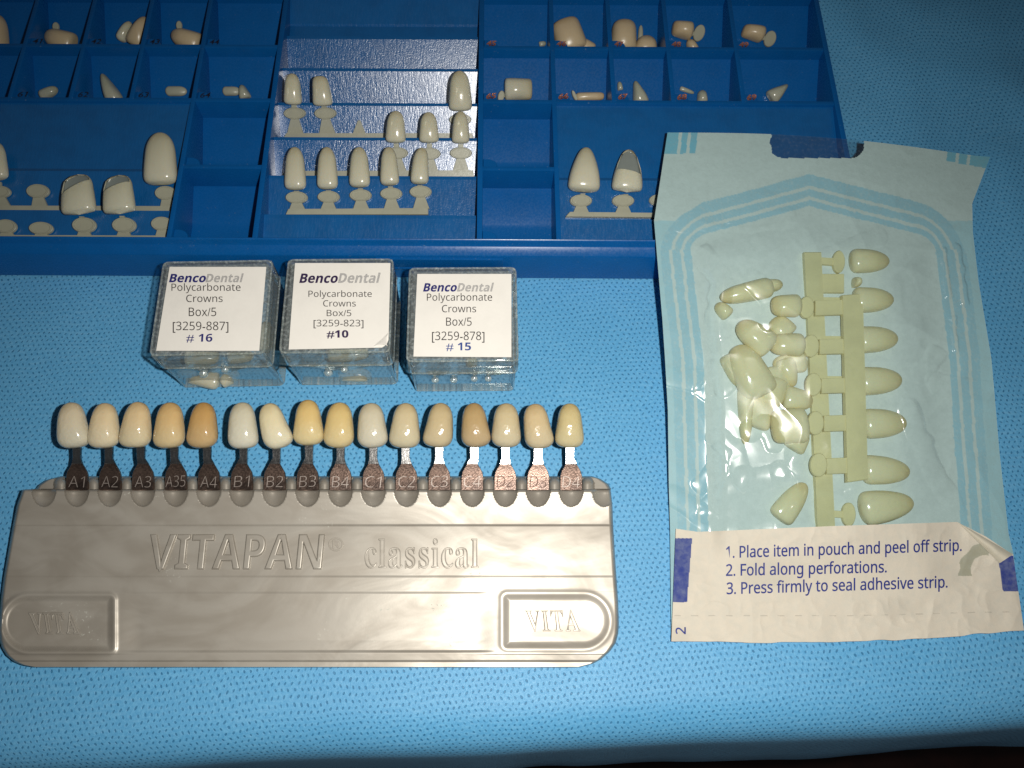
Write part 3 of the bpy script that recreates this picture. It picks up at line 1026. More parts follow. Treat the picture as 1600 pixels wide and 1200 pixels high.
loose(('r', 3, 2), 'crown_offcut', (1062, 138), (1084, 146), 7, 'curved pale sliver lying behind number 68', mat=M_CROWN_G, depth=0.1)
loose(('r', 3, 2), 'dental_crown', (1096, 162), (1095, 142), 17, 'small rounded pale stub right of number 68', mat=M_CROWN_G, depth=0.3, n_cer=2.2)
loose(('r', 4, 2), 'dental_crown', (1200, 156), (1228, 134), 25, 'translucent grey green crown leaning right in the compartment of number 69', mat=M_CROWN_G, taper=0.5, tc=0.6, depth=0.35)

# ================================================================ three clear hinged boxes
def rrect(cx, cy, ax, ay, hw, hd, r, n=5):
    pts = []
    for qx, qy, a0 in ((1, 1, 0), (-1, 1, 90), (-1, -1, 180), (1, -1, 270)):
        for k in range(n + 1):
            a = math.radians(a0 + 90 * k / n)
            x, y = qx * (hw - r) + r * math.cos(a), qy * (hd - r) + r * math.sin(a)
            pts.append((cx + ax[0] * x + ay[0] * y, cy + ax[1] * x + ay[1] * y))
    return np.array(pts)


def shell(rings):
    n = len(rings[0])
    v = np.concatenate(rings)
    f = []
    for k in range(len(rings) - 1):
        f += [[k * n + i, k * n + (i + 1) % n, (k + 1) * n + (i + 1) % n, (k + 1) * n + i] for i in range(n)]
    f += [list(range(n - 1, -1, -1)), list(range((len(rings) - 1) * n, len(rings) * n))]
    return v, f


def ring_tube(pts, r, n=6):
    pts = np.asarray(pts)
    m = len(pts)
    v, f = [], []
    c = pts.mean(0)
    for i in range(m):
        t = pts[(i + 1) % m] - pts[i - 1]
        t /= np.linalg.norm(t)
        up = np.array([0, 0, 1.0])
        s = np.cross(t, up)
        for k in range(n):
            a = 2 * math.pi * k / n
            v.append(pts[i] + r * (math.cos(a) * s + math.sin(a) * up))
    for i in range(m):
        for k in range(n):
            f.append([i * n + k, i * n + (k + 1) % n, ((i + 1) % m) * n + (k + 1) % n, ((i + 1) % m) * n + k])
    return v, f


def ball(c, r, n=12, m=8, sq=(1, 1, 1)):
    v, f = [], []
    for i in range(m + 1):
        t = math.pi * i / m
        for k in range(n):
            a = 2 * math.pi * k / n
            v.append((c[0] + sq[0] * r * math.sin(t) * math.cos(a), c[1] + sq[1] * r * math.sin(t) * math.sin(a), c[2] + sq[2] * r * math.cos(t)))
    for i in range(m):
        for k in range(n):
            f.append([i * n + k, (i + 1) * n + k, (i + 1) * n + (k + 1) % n, i * n + (k + 1) % n])
    return v, f


def crown_box(bl, br, depth, H, label, lab_quad, lines, knobs, contents, hinge=False, peel=False):
    a, b = P(bl[0], bl[1], 0), P(br[0], br[1], 0)
    wv = b - a
    width = np.linalg.norm(wv) * 1.0
    ax = wv[:2] / np.linalg.norm(wv[:2])
    ay = np.array([-ax[1], ax[0]])
    c = (a + b)[:2] / 2 + ay * depth / 2
    root = empty('crown_box', (c[0], c[1], 0.0), label, 'plastic box', 'clear hinged crown boxes')
    hw, hd = width / 2, depth / 2
    z1 = H * 0.63

    def R(w, d, z, r):
        p = rrect(c[0], c[1], ax, ay, w, d, r)
        return np.column_stack([p, np.full(len(p), z)])
    t = 0.10
    base = [R(hw - 0.03, hd - 0.03, 0.0, 0.14), R(hw, hd, 0.05, 0.16), R(hw + 0.02, hd + 0.02, z1 - 0.005, 0.16), R(hw - t, hd - t, z1 - 0.004, 0.1), R(hw - t - 0.02, hd - t - 0.02, t, 0.1)]
    v, f = shell(base)
    obj('base', v, f, M_BOX, root)
    lid = [R(hw - t + 0.04, hd - t + 0.04, H - t, 0.12), R(hw - t + 0.05, hd - t + 0.05, z1 + 0.01, 0.12), R(hw + 0.06, hd + 0.06, z1 + 0.01, 0.18), R(hw + 0.055, hd + 0.055, H - 0.10, 0.18), R(hw + 0.03, hd + 0.03, H - 0.03, 0.17), R(hw - 0.03, hd - 0.03, H, 0.15)]
    v, f = shell(lid)
    obj('lid', v, f, M_LID, root)
    mb = MB()
    mb.add(*ring_tube(R(hw + 0.03, hd + 0.03, H - 0.035, 0.17), 0.035))
    mb.add(*ring_tube(R(hw + 0.05, hd + 0.05, z1 + 0.03, 0.18), 0.04))
    mb.build('lid_rim', M_BOXEDGE, root)
    mb = MB()
    mb.add(*ring_tube(R(hw - 0.01, hd - 0.01, 0.04, 0.15), 0.04))
    mb.add(*ring_tube(R(hw + 0.005, hd + 0.005, z1 - 0.06, 0.16), 0.03))
    mb.build('base_rim', M_BOXEDGE, root)
    q0, q1 = rrect(c[0], c[1], ax, ay, hw + 0.05, hd + 0.05, 0.18)[3::6], rrect(c[0], c[1], ax, ay, hw, hd, 0.16)[3::6]
    for (x, y), (x2, y2) in zip(q0, q1):  # pale beads added to draw the corners as bright lines
        mb = MB()
        mb.add(*bevel_box(x - 0.035, x + 0.035, y - 0.035, y + 0.035, z1 + 0.04, H - 0.06, 0.015))
        mb.add(*bevel_box(x2 - 0.03, x2 + 0.03, y2 - 0.03, y2 + 0.03, 0.06, z1 - 0.08, 0.012))
        mb.build('bright_corner_bead', M_BOXEDGE, root)
    # clasp (or hinge) knobs on the near side
    for kx, ky, kr, zz in knobs:
        rr = rays(kx, ky)
        fn = np.array([-ay[0], -ay[1], 0])
        p0 = np.array([c[0], c[1], 0]) - np.array([*ay, 0]) * (hd + 0.09)
        tt = np.dot(p0 - CAM, fn) / np.dot(rr, fn)
        q = CAM + rr * tt
        q[2] = max(q[2], zz)
        mb = MB().add(*ball(q, kr, sq=(1, 0.8, 1)))
        mb.add(*bevel_box(q[0] - kr * 0.35, q[0] + kr * 0.35, q[1], q[1] + 0.12, q[2], q[2] + 0.38, 0.02))
        mb.build('hinge_knob' if hinge else 'clasp_knob', M_KNOB, root)
    # flat triangular flange behind the clasp
    if not hinge:
        fr = np.array([c[0], c[1], 0]) - np.array([*ay, 0]) * (hd + 0.075)
        A3 = np.array([*ax, 0])
        pts = [fr - A3 * 1.05 + np.array([0, 0, z1 - 0.02]), fr + A3 * 1.0 + np.array([0, 0, z1 - 0.02]), fr + A3 * 0.35 + np.array([0, 0, z1 - 0.38]), fr - A3 * 0.3 + np.array([0, 0, z1 - 0.38])]
        q, f = prism(pts[::-1], np.array([*ay, 0]) * 0.05, 0.0)
        obj('clasp_flange', q, f, M_BOXEDGE, root)
    else:
        fr = np.array([c[0], c[1], 0]) - np.array([*ay, 0]) * (hd + 0.07)
        A3 = np.array([*ax, 0])
        mb = MB()
        for s0, s1 in ((-1.2, -0.1), (0.35, 1.3)):
            pts = [fr + A3 * s0 + np.array([0, 0, z1 + 0.10]), fr + A3 * s1 + np.array([0, 0, z1 + 0.10]), fr + A3 * s1 + np.array([0, 0, z1 - 0.12]), fr + A3 * s0 + np.array([0, 0, z1 - 0.12])]
            q, f = prism(pts[::-1], np.array([*ay, 0]) * 0.06, 0.0)
            mb.add(q, f)
        mb.build('hinge_bar', M_BOXEDGE, root)
    # paper label and its printing
    pl = flat(H + 0.012)
    q = [(x, y) for x, y in lab_quad]
    if peel:
        (x0, y0), (x1, y1), (x2, y2), (x3, y3) = q
        q = [(x0, y0), (x1, y1), (x2, y2 - 12), (x2 - 3, y2 - 5), (x2 - 10, y2), (x3, y3)]
    v, f = prism_px(q, pl, 0.010, 0.0)
    lab = obj('label', v, f, M_LABEL, root, smooth=False)
    for body, x0, y0, x1, cap, mat, kw in lines:
        v, f = text_px(body, x0, y0, x1, cap, on_plane(pl), **kw)
        obj('printing', v, f, mat, lab, smooth=False)
    if peel:
        x2, y2 = lab_quad[2]
        cc = [PL(x2 - 24, y2 - 1, pl), PL(x2 + 1, y2 - 24, pl)]
        nn = 8
        mb = MB()
        vv = []
        for i in range(nn + 1):
            s = i / nn
            e = cc[0] * (1 - s) + cc[1] * s
            tip = PL(x2 - 1, y2 - 2, lifted(pl, 0.16)) * (1 - abs(2 * s - 1)) + e * abs(2 * s - 1)
            vv += [e + [0, 0, 0.004], (e + tip) / 2 + [0, 0, 0.02], tip]
        ff = []
        for i in range(nn):
            for k in range(2):
                ff.append([i * 3 + k, (i + 1) * 3 + k, (i + 1) * 3 + k + 1, i * 3 + k + 1])
        obj('lifted_corner', vv, ff, M_LABEL, lab)
    # crowns lying inside
    for k, (A, B, w, z, lb) in enumerate(contents):
        o = tooth('dental_crown', M_CROWN, A, B, w, flat(z), 0.3)
        tag(o, lb, 'dental crown', 'crowns inside the clear boxes')
    return root


it = dict(style=SANS_B, shear=0.25, offset=0.012)
LG = dict(style=SANS)
GB = 'crowns inside the clear boxes'
crown_box((286, 605), (444, 602), 3.45, 3.0, 'clear hinged box with the number 16 label, leftmost of the three boxes',
          [(265, 417), (416, 417), (405, 548), (244, 548)], [
    ('Benco', 264, 441, 322, 12.5, M_NAVY, it), ('Dental', 321, 441, 381, 12.5, M_GREY, it),
    ('Polycarbonate', 268, 454.5, 376, 11, M_BLACK, LG), ('Crowns', 291, 472, 348, 11, M_BLACK, LG), ('Box/5', 295, 494, 338, 13, M_BLACK, LG),
    ('[3259-887]', 270, 516, 357, 13, M_BLACK, LG), ('# 16', 291, 534, 332, 12, M_NAVY, dict(style=SANS_B, shear=0.05))],
    [(318, 584, 0.17, 0.45), (352, 578, 0.15, 0.55)],
    [((346, 597), (279, 585), 31, 0.25, 'pale crown lying across the front of the number 16 box'),
     ((346, 598), (376, 586), 26, 0.2, 'small pale crown right of the clasp in the number 16 box'),
     ((292, 560), (345, 560), 34, 0.9, 'whitish crown behind the clasp of the number 16 box'),
     ((358, 560), (398, 558), 24, 0.14, 'pale crown at the right under the label of the number 16 box'),
     ((420, 552), (418, 505), 22, 0.2, 'yellowish crown against the right wall of the number 16 box')])
crown_box((469, 601), (621, 600), 3.45, 3.0, 'clear hinged box with the number 10 label, middle one of three',
          [(461, 411), (610, 411), (607, 543), (451, 546)], [
    ('Benco', 467.5, 442, 528, 14, M_PURPLE, it), ('Dental', 528, 442, 595, 14.5, M_GREY, it),
    ('Polycarbonate', 482, 464, 581, 9.5, M_BLACK, LG), ('Crowns', 505, 479, 556, 9.5, M_BLACK, LG), ('Box/5', 510.5, 494, 549, 9.5, M_BLACK, LG),
    ('[3259-823]', 490, 510, 568, 10, M_BLACK, LG), ('#10', 510.5, 527.5, 544.5, 11, M_PURPLE, dict(style=SANS_B, offset=0.012))],
    [(513, 583, 0.17, 0.45), (538, 578, 0.15, 0.55)],
    [((530, 584), (582, 590), 26, 0.25, 'pale crown low at the right of the clasp in the number 10 box'),
     ((545, 566), (543, 515), 58, 0.9, 'pale slab like crown under the label of the number 10 box')], peel=True)
crown_box((648, 611), (803, 610), 3.45, 2.85, 'clear hinged box with the number 15 label, rightmost, hinge side in front',
          [(652, 428), (799, 428), (799, 558), (646, 557)], [
    ('Benco', 661, 455.5, 714, 12.5, M_NAVY, it), ('Dental', 714, 455.5, 772, 12.5, M_GREY, it),
    ('Polycarbonate', 667, 470, 769, 11, M_BLACK, LG), ('Crowns', 690.5, 488, 744, 11, M_BLACK, LG), ('Box/5', 697, 509, 737, 12.5, M_BLACK, LG),
    ('[3259-878]', 675, 531.5, 757, 13, M_BLACK, LG), ('# 15', 697, 547.5, 736, 12, M_BLUE, dict(style=SANS_B))],
    [(680, 594, 0.15, 0.3), (709, 594, 0.15, 0.3), (741, 592, 0.14, 0.3), (763, 592, 0.14, 0.3)],
    [((738, 575), (736, 545), 16, 0.14, 'narrow cream crown deep inside the number 15 box')], hinge=True)

# ================================================================ the grey shade guide holder
TABX = [119, 170, 221, 272, 322, 379, 428, 482, 532, 582, 634, 687, 739, 790, 838, 889]
SLOTX = [120 + 51.5 * k for k in range(16)]


def build_holder():
    rows = np.unique(np.concatenate([np.linspace(744, 763.5, 22), np.linspace(763.5, 767, 6), np.linspace(767, 815, 50), np.linspace(815, 825, 14), np.linspace(825, 895, 60), np.linspace(895, 930, 40), np.linspace(930, 1015, 90), np.linspace(1015, 1042, 34)]))
    nr, nc = len(rows), 720
    lx = np.interp(rows, [744, 750, 758, 764, 765, 790, 821, 900, 940, 985, 1000, 1012, 1024, 1034, 1039, 1042], [95, 72, 60, 56, 35, 26, 20, 6, 1, -2, -1, 3, 10, 22, 34, 50])
    rx = np.interp(rows, [744, 748, 756, 764, 765, 790, 821, 900, 940, 975, 990, 1005, 1018, 1030, 1037, 1042], [925, 938, 950, 955, 954, 957, 958, 963, 966, 967, 966, 962, 953, 940, 927, 908])
    s = np.linspace(0, 1, nc)
    X = lx[:, None] + (rx - lx)[:, None] * s[None, :]
    Yp = np.repeat(rows[:, None], nc, 1)
    z = np.interp(rows, [744, 746, 763.5, 765, 766.5, 769, 819, 820.5, 822, 898.5, 900, 901.5, 924, 928, 945, 970, 1000, 1016, 1020, 1032, 1037, 1042],
                  [0.45, 0.66, 0.68, 1.14, 1.20, 1.22, 0.93, 0.912, 0.93, 0.86, 0.842, 0.858, 0.838, 0.812, 0.79, 0.745, 0.705, 0.715, 0.752, 0.715, 0.58, 0.30])
    Z = np.repeat(z[:, None], nc, 1).copy()
    # scalloped thumb cuts under each tab
    for k in range(-1, 17):
        x0 = SLOTX[0] + 51.5 * k
        r2 = ((X - x0) / 19.5) ** 2 + ((Yp - 764) / 28) ** 2
        m = (r2 < 1) & (Yp >= 764.4)
        Z[m] -= (0.05 * sstep(1, 0.9, r2[m]) + 0.34 * (1 - r2[m]))
    Z = np.where(Yp >= 764.4, np.maximum(Z, 0.66), Z)
    # round studs between the slots
    for k in range(-1, 16):
        x0 = SLOTX[0] + 51.5 * (k + 0.5)
        r2 = ((X - x0) / 10) ** 2 + (np.minimum(Yp - 757, 0) / 11.5) ** 2
        m = (r2 < 1) & (Yp < 764.4)
        Z[m] = np.maximum(Z[m], 0.68 + 0.36 * np.sqrt(1 - r2[m]))
    # the two recessed thumb pads, round at the outer end
    band = sstep(924, 932, Yp) * sstep(1021, 1014, Yp)
    plain = np.repeat(np.interp(rows, [924, 1020], [0.838, 0.762])[:, None], nc, 1)

    def pad(x0, x1, y0, y1, rl, rr):
        """signed depth inside a slot-shaped pad"""
        cyp, hh = (y0 + y1) / 2, (y1 - y0) / 2
        cxp, hw = (x0 + x1) / 2, (x1 - x0) / 2
        rad = np.where(X < cxp, rl, rr)
        qx, qy = np.abs(X - cxp) - (hw - rad), np.abs(Yp - cyp) - (hh - rad)
        return rad - np.hypot(np.maximum(qx, 0), np.maximum(qy, 0)) - np.minimum(np.maximum(qx, qy), 0)
    wl = sstep(222, 178, X)
    wr = sstep(742, 786, X)
    Z = np.where((Yp > 922) & (Yp < 1022), Z * (1 - np.maximum(wl, wr)) + plain * np.maximum(wl, wr), Z)
    for d, q in ((pad(4, 176, 932, 1017, 42, 6), 1.0), (pad(787, 952, 929, 1012, 6, 41), 0.0)):
        Z += (0.02 + 0.03 * q) * np.exp(-((d + 3) / 4.0) ** 2)
        Z -= (0.055 + 0.03 * q) * sstep(-1, 11 - 2 * q, d) + 0.025 * sstep(9, 45, d)
    # soft sides
    edge = np.minimum(X - lx[:, None], rx[:, None] - X)
    Z -= 0.30 * np.clip(1 - edge / 5.0, 0, 1) ** 2
    Z = np.maximum(Z, 0.25)
    V = P(X, Yp, Z)
    top = V.reshape(-1, 3)
    f = [grid_faces(nr, nc)]
    # skirt down to the cloth
    ring = np.concatenate([np.arange(nc), np.arange(1, nr) * nc + nc - 1, (nr - 1) * nc + np.arange(nc - 2, -1, -1), np.arange(nr - 2, 0, -1) * nc])
    low = top[ring].copy()
    low[:, 2] = 0.0
    n0 = len(top)
    k = np.arange(len(ring))
    k2 = (k + 1) % len(ring)
    f.append(np.stack([ring[k], ring[k2], n0 + k2, n0 + k], -1))
    root = empty('shade_guide_holder', P(480, 1000, 0), 'long silver grey plastic holder for shade tabs, with raised lettering', 'shade guide')
    o = obj('holder_body', np.concatenate([top, low]), np.concatenate(f), M_HOLD, root, sharp=45)
    return root, (rows, z)


holder, (h_rows, h_z) = build_holder()


def on_band(px, py):
    zz = np.interp(py, [822, 898], [0.93, 0.86])
    return P(px, py, zz), np.array([[0, 0, 1.0]])


def on_pad(z):
    return lambda px, py: (P(px, py, np.interp(py, [924, 1020], [0.838, 0.762]) - z), np.array([[0, 0, 1.0]]))


RAISE = dict(extrude=0.03, bevel=0.034)
v, f = text_px('VITAPAN', 236, 889.5, 508, 53, on_band, style=SANS_B, offset=-0.030, shear=0.12, lift=0.004, **RAISE)
obj('raised_lettering', v, f, M_HOLD, holder, sharp=25)
v, f = text_px('®', 513, 861, 537, 20, on_band, style=None, offset=0.0, lift=0.004, extrude=0.02, bevel=0.01)
obj('raised_lettering', v, f, M_HOLD, holder, sharp=25)
v, f = text_px('classical', 570, 887, 748, 46, on_band, style=SERIF_B, offset=-0.010, space=1.05, lift=0.004, outline=0.018, extrude=0.025)
obj('raised_lettering', v, f, M_HOLD, holder, sharp=25)
for x0, x1, y in ((50, 126, 990), (824, 907, 986)):
    v, f = text_px('VITA', x0, y, x1, 33, on_pad(0.068 + 0.03 * (x0 < 100)), style=SERIF_B, offset=-0.012, space=1.12, outline=0.022 + 0.012 * (x0 < 100), extrude=0.02 + 0.02 * (x0 < 100), lift=0.004, lean=-0.16 if x0 < 100 else -0.12)
    obj('pad_lettering', v, f, M_HOLD, holder, sharp=25)

# ---------------------------------------------------------------- sixteen shade tabs
CODES = ['A1', 'A2', 'A3', 'A35', 'A4', 'B1', 'B2', 'B3', 'B4', 'C1', 'C2', 'C3', 'C4', 'D2', 'D3', 'D4']
SHADE = [((0.68, 0.60, 0.45), (0.62, 0.60, 0.50)), ((0.66, 0.54, 0.35), (0.62, 0.56, 0.42)), ((0.64, 0.50, 0.30), (0.58, 0.52, 0.37)),
         ((0.60, 0.42, 0.20), (0.56, 0.46, 0.28)), ((0.50, 0.31, 0.12), (0.48, 0.35, 0.19)), ((0.64, 0.61, 0.49), (0.64, 0.63, 0.55)),
         ((0.66, 0.59, 0.40), (0.62, 0.59, 0.46)), ((0.62, 0.46, 0.20), (0.58, 0.50, 0.30)), ((0.60, 0.46, 0.21), (0.57, 0.48, 0.28)),
         ((0.54, 0.50, 0.39), (0.53, 0.51, 0.43)), ((0.54, 0.46, 0.30), (0.50, 0.46, 0.34)), ((0.50, 0.41, 0.25), (0.48, 0.41, 0.28)),
         ((0.42, 0.30, 0.15), (0.42, 0.33, 0.21)), ((0.52, 0.44, 0.28), (0.50, 0.45, 0.33)), ((0.54, 0.43, 0.26), (0.50, 0.44, 0.31)),
         ((0.52, 0.44, 0.24), (0.50, 0.45, 0.29))]
WORDS = ['creamy white', 'pale cream', 'light yellow cream', 'golden', 'dark orange tan', 'greyish white', 'pale cream slanting', 'warm yellow', 'strong yellow',
         'pale grey', 'greyish beige', 'dull beige', 'brownish', 'sandy grey', 'peachy beige', 'olive beige']
# tooth centre at the biting edge, at the neck, width, skew, extra lift of the whole tab in the photo
TT = [((119, 701), (115, 630), 49, -0.02), ((168, 701), (169, 631), 48, 0.02), ((217, 700), (221, 629), 49, 0.03), ((270, 701), (270, 630), 48, 0.03), ((321, 701), (322, 630), 48, 0.02),
      ((382, 702), (380, 630), 47, -0.03), ((437, 702), (420, 632), 46, -0.04), ((484, 697), (483, 626), 48, 0.0), ((532, 701), (533, 630), 48, 0.02), ((583, 701), (580, 631), 48, -0.02),
      ((633, 701), (636, 631), 49, 0.02), ((686, 700), (692, 631), 47, 0.05), ((743, 700), (739, 631), 47, -0.03), ((790, 700), (791, 631), 47, 0.0), ((841, 702), (833, 632), 46, -0.04), ((889, 700), (890, 631), 46, 0.02)]
ASYM = [0.16, -0.10, -0.16, -0.13, -0.12, 0.08, 0.24, 0.03, -0.08, 0.08, -0.04, -0.18, 0.12, 0.03, 0.18, -0.03]
for k, code in enumerate(CODES):
    x = SLOTX[k]
    A, B, w, sk = TT[k]
    rng = random.Random(k)
    stem_pl = tilted(x, 768, 0.98, 13.2 + 2.0 * (k > 12) + rng.uniform(-0.7, 0.7))
    plate_pl = tilted(x, 768, 0.98, 4 + 1.0 * (k > 12) + rng.uniform(-1.5, 1.5), rng.uniform(-2, 2))
    lb = {'A35': 'A35'}.get(code, code)
    root = empty('shade_tab', P(x, 768, 0.6), '%s shade tab on a metal stem stamped %s in the grey holder' % (WORDS[k], lb), 'shade tab', 'shade tabs in the holder')
    m = tooth_mat('shade_%s' % code.lower(), *[tuple(q * (0.92 if k in (0, 5) else 1.06) * g for q, g in zip(c, (1.0, 0.98, 0.93))) for c in SHADE[k]], rough=0.15, sss=0.3, lumps=0.9)
    tooth('tooth', m, A, B, w, lifted(stem_pl, 0.02), 0.42, root, taper=0.78 + rng.uniform(-0.03, 0.03), skew=-sk * 0.5, asym=ASYM[k], tc=0.36, ti=0.28, n_inc=2.4 + rng.uniform(0, 0.5), n_cer=2.3)
    sx = x + 0.6 * (A[0] - x)
    if abs(A[0] - x) > 6:
        sx = x + 0.35 * (A[0] - x)
    # metal: narrow neck flaring into the stamped plate
    up = [(sx - 6.5, 694), (sx + 6.5, 694), (sx + 6.2, 716), (x + 8.5, 725), (x - 8.5, 725), (sx - 6.2, 716)]
    MB().add(*prism_px(up, lifted(stem_pl, 0.03), 0.09, 0.012)).build('stem', M_METAL, root)
    pl = lifted(plate_pl, 0.06)
    dn = [(x - 8.3, 724.6), (x + 8.3, 724.6), (x + 15.5, 737), (x + 17, 744), (x + 17, 766), (x - 17, 766), (x - 17, 744), (x - 15.5, 737)]
    po = MB().add(*prism_px(dn, pl, 0.10, 0.015)).build('stamped_plate', M_PLATE, root)
    wcode = 13 if len(code) == 2 else 15
    v, f = text_px(code, x - wcode + rng.uniform(-1, 1), 761.5, x + wcode, 17.5, on_plane(pl), style=SANS, lift=0.006, offset=-0.018, slope=rng.uniform(-0.04, 0.04), shear=0.1)
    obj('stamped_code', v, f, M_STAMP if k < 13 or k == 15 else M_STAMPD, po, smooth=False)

# ================================================================ the sterilisation pouch
PL_L = ([207, 345, 500, 560, 640, 760, 826, 1003], [1043, 1022, 1035, 1039, 1043.5, 1045, 1047, 1049])
PL_R = ([245, 318, 362, 440, 560, 640, 710, 834, 868, 935, 984], [1547, 1519, 1520, 1529, 1549, 1556, 1562, 1576, 1584, 1590, 1600])


PSLOPE, PY0 = 0.222, 4.9                    # the pouch leans on the tray: slope, and where the slope meets the cloth


def pouch_z(px, py):
    """height of the paper side above the cloth: propped on the tray rim at the top, flat further down"""
    r = rays(px, py)
    t = (-H_CAM - PSLOPE * PY0) / (r[..., 2] - PSLOPE * r[..., 1])
    z = H_CAM + t * r[..., 2]
    top = np.interp(py, [190, 300, 350, 400], [2.62, 2.42, 2.36, 2.34])
    z = -np.logaddexp(-z / 0.08, -top / 0.08) * 0.08
    z = np.logaddexp(z / 0.05, 0.07 / 0.05) * 0.05
    return z - sstep(1300, 1560, px) * 0.30 * sstep(560, 380, py)


def in_pouch_plane(h):
    """the sloping plane of the pouch paper, h above it"""
    n = np.array([0, -PSLOPE, 1.0])
    n /= np.linalg.norm(n)
    return (np.array([0, PY0, 0.0]) + n * h, n)


def inner_poly_dist(px, py):
    """photo distance inside (+) or outside (-) the inner edge of the seal"""
    le = np.interp(py, [374, 560, 672, 830, 1000], [1077, 1099, 1102, 1107, 1110])
    re = np.interp(py, [374, 450, 560, 672, 830, 1000], [1459, 1470, 1483, 1490, 1502, 1510])
    top = np.where(px < 1264, np.interp(px, [1000, 1077, 1100, 1180, 1264], [396, 378, 366, 345, 322]), np.interp(px, [1264, 1350, 1440, 1465, 1600], [322, 344, 367, 378, 420]))
    dx = np.minimum(px - le, re - px)
    dy = (py - top) * 0.96
    d = np.minimum(dx, dy)
    k = 14.0                                 # rounded corner
    return np.where((dx < k) & (dy < k), k - np.hypot(k - dx, k - dy), d)


def pouch_grid(nr, nc):
    v = np.linspace(0, 1, nr)
    yl = 207 + v * (1001 - 207)
    yr = 245 + v * (984 - 245)
    xl, xr = np.interp(yl, *PL_L), np.interp(yr, *PL_R)
    s = np.linspace(0, 1, nc)[None, :]
    px = xl[:, None] * (1 - s) + xr[:, None] * s
    py = yl[:, None] * (1 - s) + yr[:, None] * s
    py = py - 11 * np.sin(math.pi * np.clip(s * 1.05, 0, 1)) ** 1 * np.clip(1 - v[:, None] / 0.25, 0, 1)
    py = py + 7 * np.sin(math.pi * s) * sstep(0.85, 1, v)[:, None]
    return px, py


def wrinkle(px, py, seed, amp):
    x, y = px / 44.0, py / 44.0
    return amp * (0.55 * creases(x * 0.55, y * 0.45, seed) + 0.35 * vnoise(x * 1.3, y * 1.1, seed + 2) + 0.16 * creases(x * 1.5, y * 1.4, seed + 3))


def bulge(px, py):
    """the film tents over the crowns: up quickly from the seal, then a long ramp"""
    d = inner_poly_dist(px, py)
    side = 0.53 * sstep(0, 32 + 45 * sstep(1150, 1300, px) + 22 * sstep(520, 400, py), d) + 0.66 * np.clip(d / 165.0, 0, 1)
    endf = np.where(py < 826, 0.56 + 0.44 * sstep(826, 740, py), 0.56 * np.exp(-((py - 826) / 60.0) ** 2))
    return side * endf


FOLDS = [([(1120, 683), (1146, 700), (1158, 745), (1166, 755), (1218, 737)], 0.05), ([(1172, 674), (1195, 665), (1209, 690)], 0.06), ([(1218, 737), (1236, 762), (1233, 800), (1225, 830)], 0.055),
         ([(1242, 713), (1259, 750), (1256, 790), (1235, 830)], 0.055), ([(1098, 757), (1120, 735), (1126, 708)], 0.05), ([(1104, 802), (1125, 775), (1165, 745)], 0.05), ([(1180, 438), (1206, 470), (1201, 502)], 0.05),
         ([(1100, 610), (1120, 575), (1131, 606)], 0.05), ([(1440, 585), (1462, 556)], 0.05), ([(1465, 598), (1500, 606), (1552, 611)], 0.06), ([(1474, 392), (1479, 430), (1483, 462)], 0.055), ([(1497, 385), (1502, 430), (1507, 475)], 0.055),
         ([(1488, 500), (1492, 525), (1494, 545)], 0.05), ([(1040, 588), (1086, 596)], 0.04), ([(1046, 772), (1085, 795), (1106, 818)], 0.05), ([(1068, 348), (1110, 344), (1196, 312)], 0.03), ([(1150, 345), (1230, 340)], 0.03),
         ([(1420, 640), (1452, 720), (1490, 790)], 0.05), ([(1330, 780), (1400, 745)], 0.04), ([(1100, 400), (1130, 440), (1112, 520)], 0.05), ([(1300, 400), (1370, 372)], 0.03)]


def seg_dist(px, py, pts):
    d = np.full(px.shape, 1e9)
    for (x0, y0), (x1, y1) in zip(pts[:-1], pts[1:]):
        t = np.clip(((px - x0) * (x1 - x0) + (py - y0) * (y1 - y0)) / ((x1 - x0) ** 2 + (y1 - y0) ** 2), 0, 1)
        d = np.minimum(d, np.hypot(px - x0 - t * (x1 - x0), py - y0 - t * (y1 - y0)))
    return d


def folds(px, py):
    px, py = np.broadcast_arrays(np.asarray(px, float), np.asarray(py, float))
    wx, wy = px + 3.0 * vnoise(px / 14, py / 14, 15), py + 3.0 * vnoise(px / 14, py / 14, 16)
    h = np.zeros(px.shape)
    for pts, a in FOLDS:
        d = seg_dist(wx, wy, pts)
        wd = 5.5 if pts[0][0] > 1430 and len(pts) == 3 and pts[0][1] < 560 else 14.0     # fine sharp ripples along the right seal
        h += a * np.sqrt(np.maximum(0, 1.44 - np.minimum(d / wd, 1.2) ** 2)) * 0.7
    return h * sstep(834, 800, py)


def paper_height(px, py):
    inside = sstep(-10, 40, inner_poly_dist(px, py)) * sstep(860, 800, py)
    return pouch_z(px, py) + wrinkle(px, py, 21, 0.03) + 0.03 + inside * 0.03 * (creases(px / 70.0, py / 60.0, 25) - 0.6)


def film_height(px, py):
    d = inner_poly_dist(px, py)
    wr = sstep(-25, 40, d)
    fold = creases((px - 0.5 * py) / 60.0, (py + 0.4 * px) / 95.0, 61)
    low = sstep(560, 690, py) * sstep(1330, 1150, px)
    wr = wr * sstep(850, 800, py)
    sharp = creases(px / 34.0 + 0.6 * vnoise(px / 60, py / 60, 8), py / 52.0, 71) ** 1
    return pouch_z(px, py) + 0.085 + wrinkle(px, py, 21, 0.03) * (1 - wr) + bulge(px, py) + (0.02 + 0.98 * wr) * (wrinkle(px * 0.7, py * 0.7, 33, 0.07) + (0.03 + 0.05 * low) * fold + 0.010 * sharp) + 1.7 * folds(px, py)


pouch = empty('sterilisation_pouch', P(1300, 800, 0), 'pale blue see-through pouch full of yellowish crowns, propped on the tray corner', 'pouch')


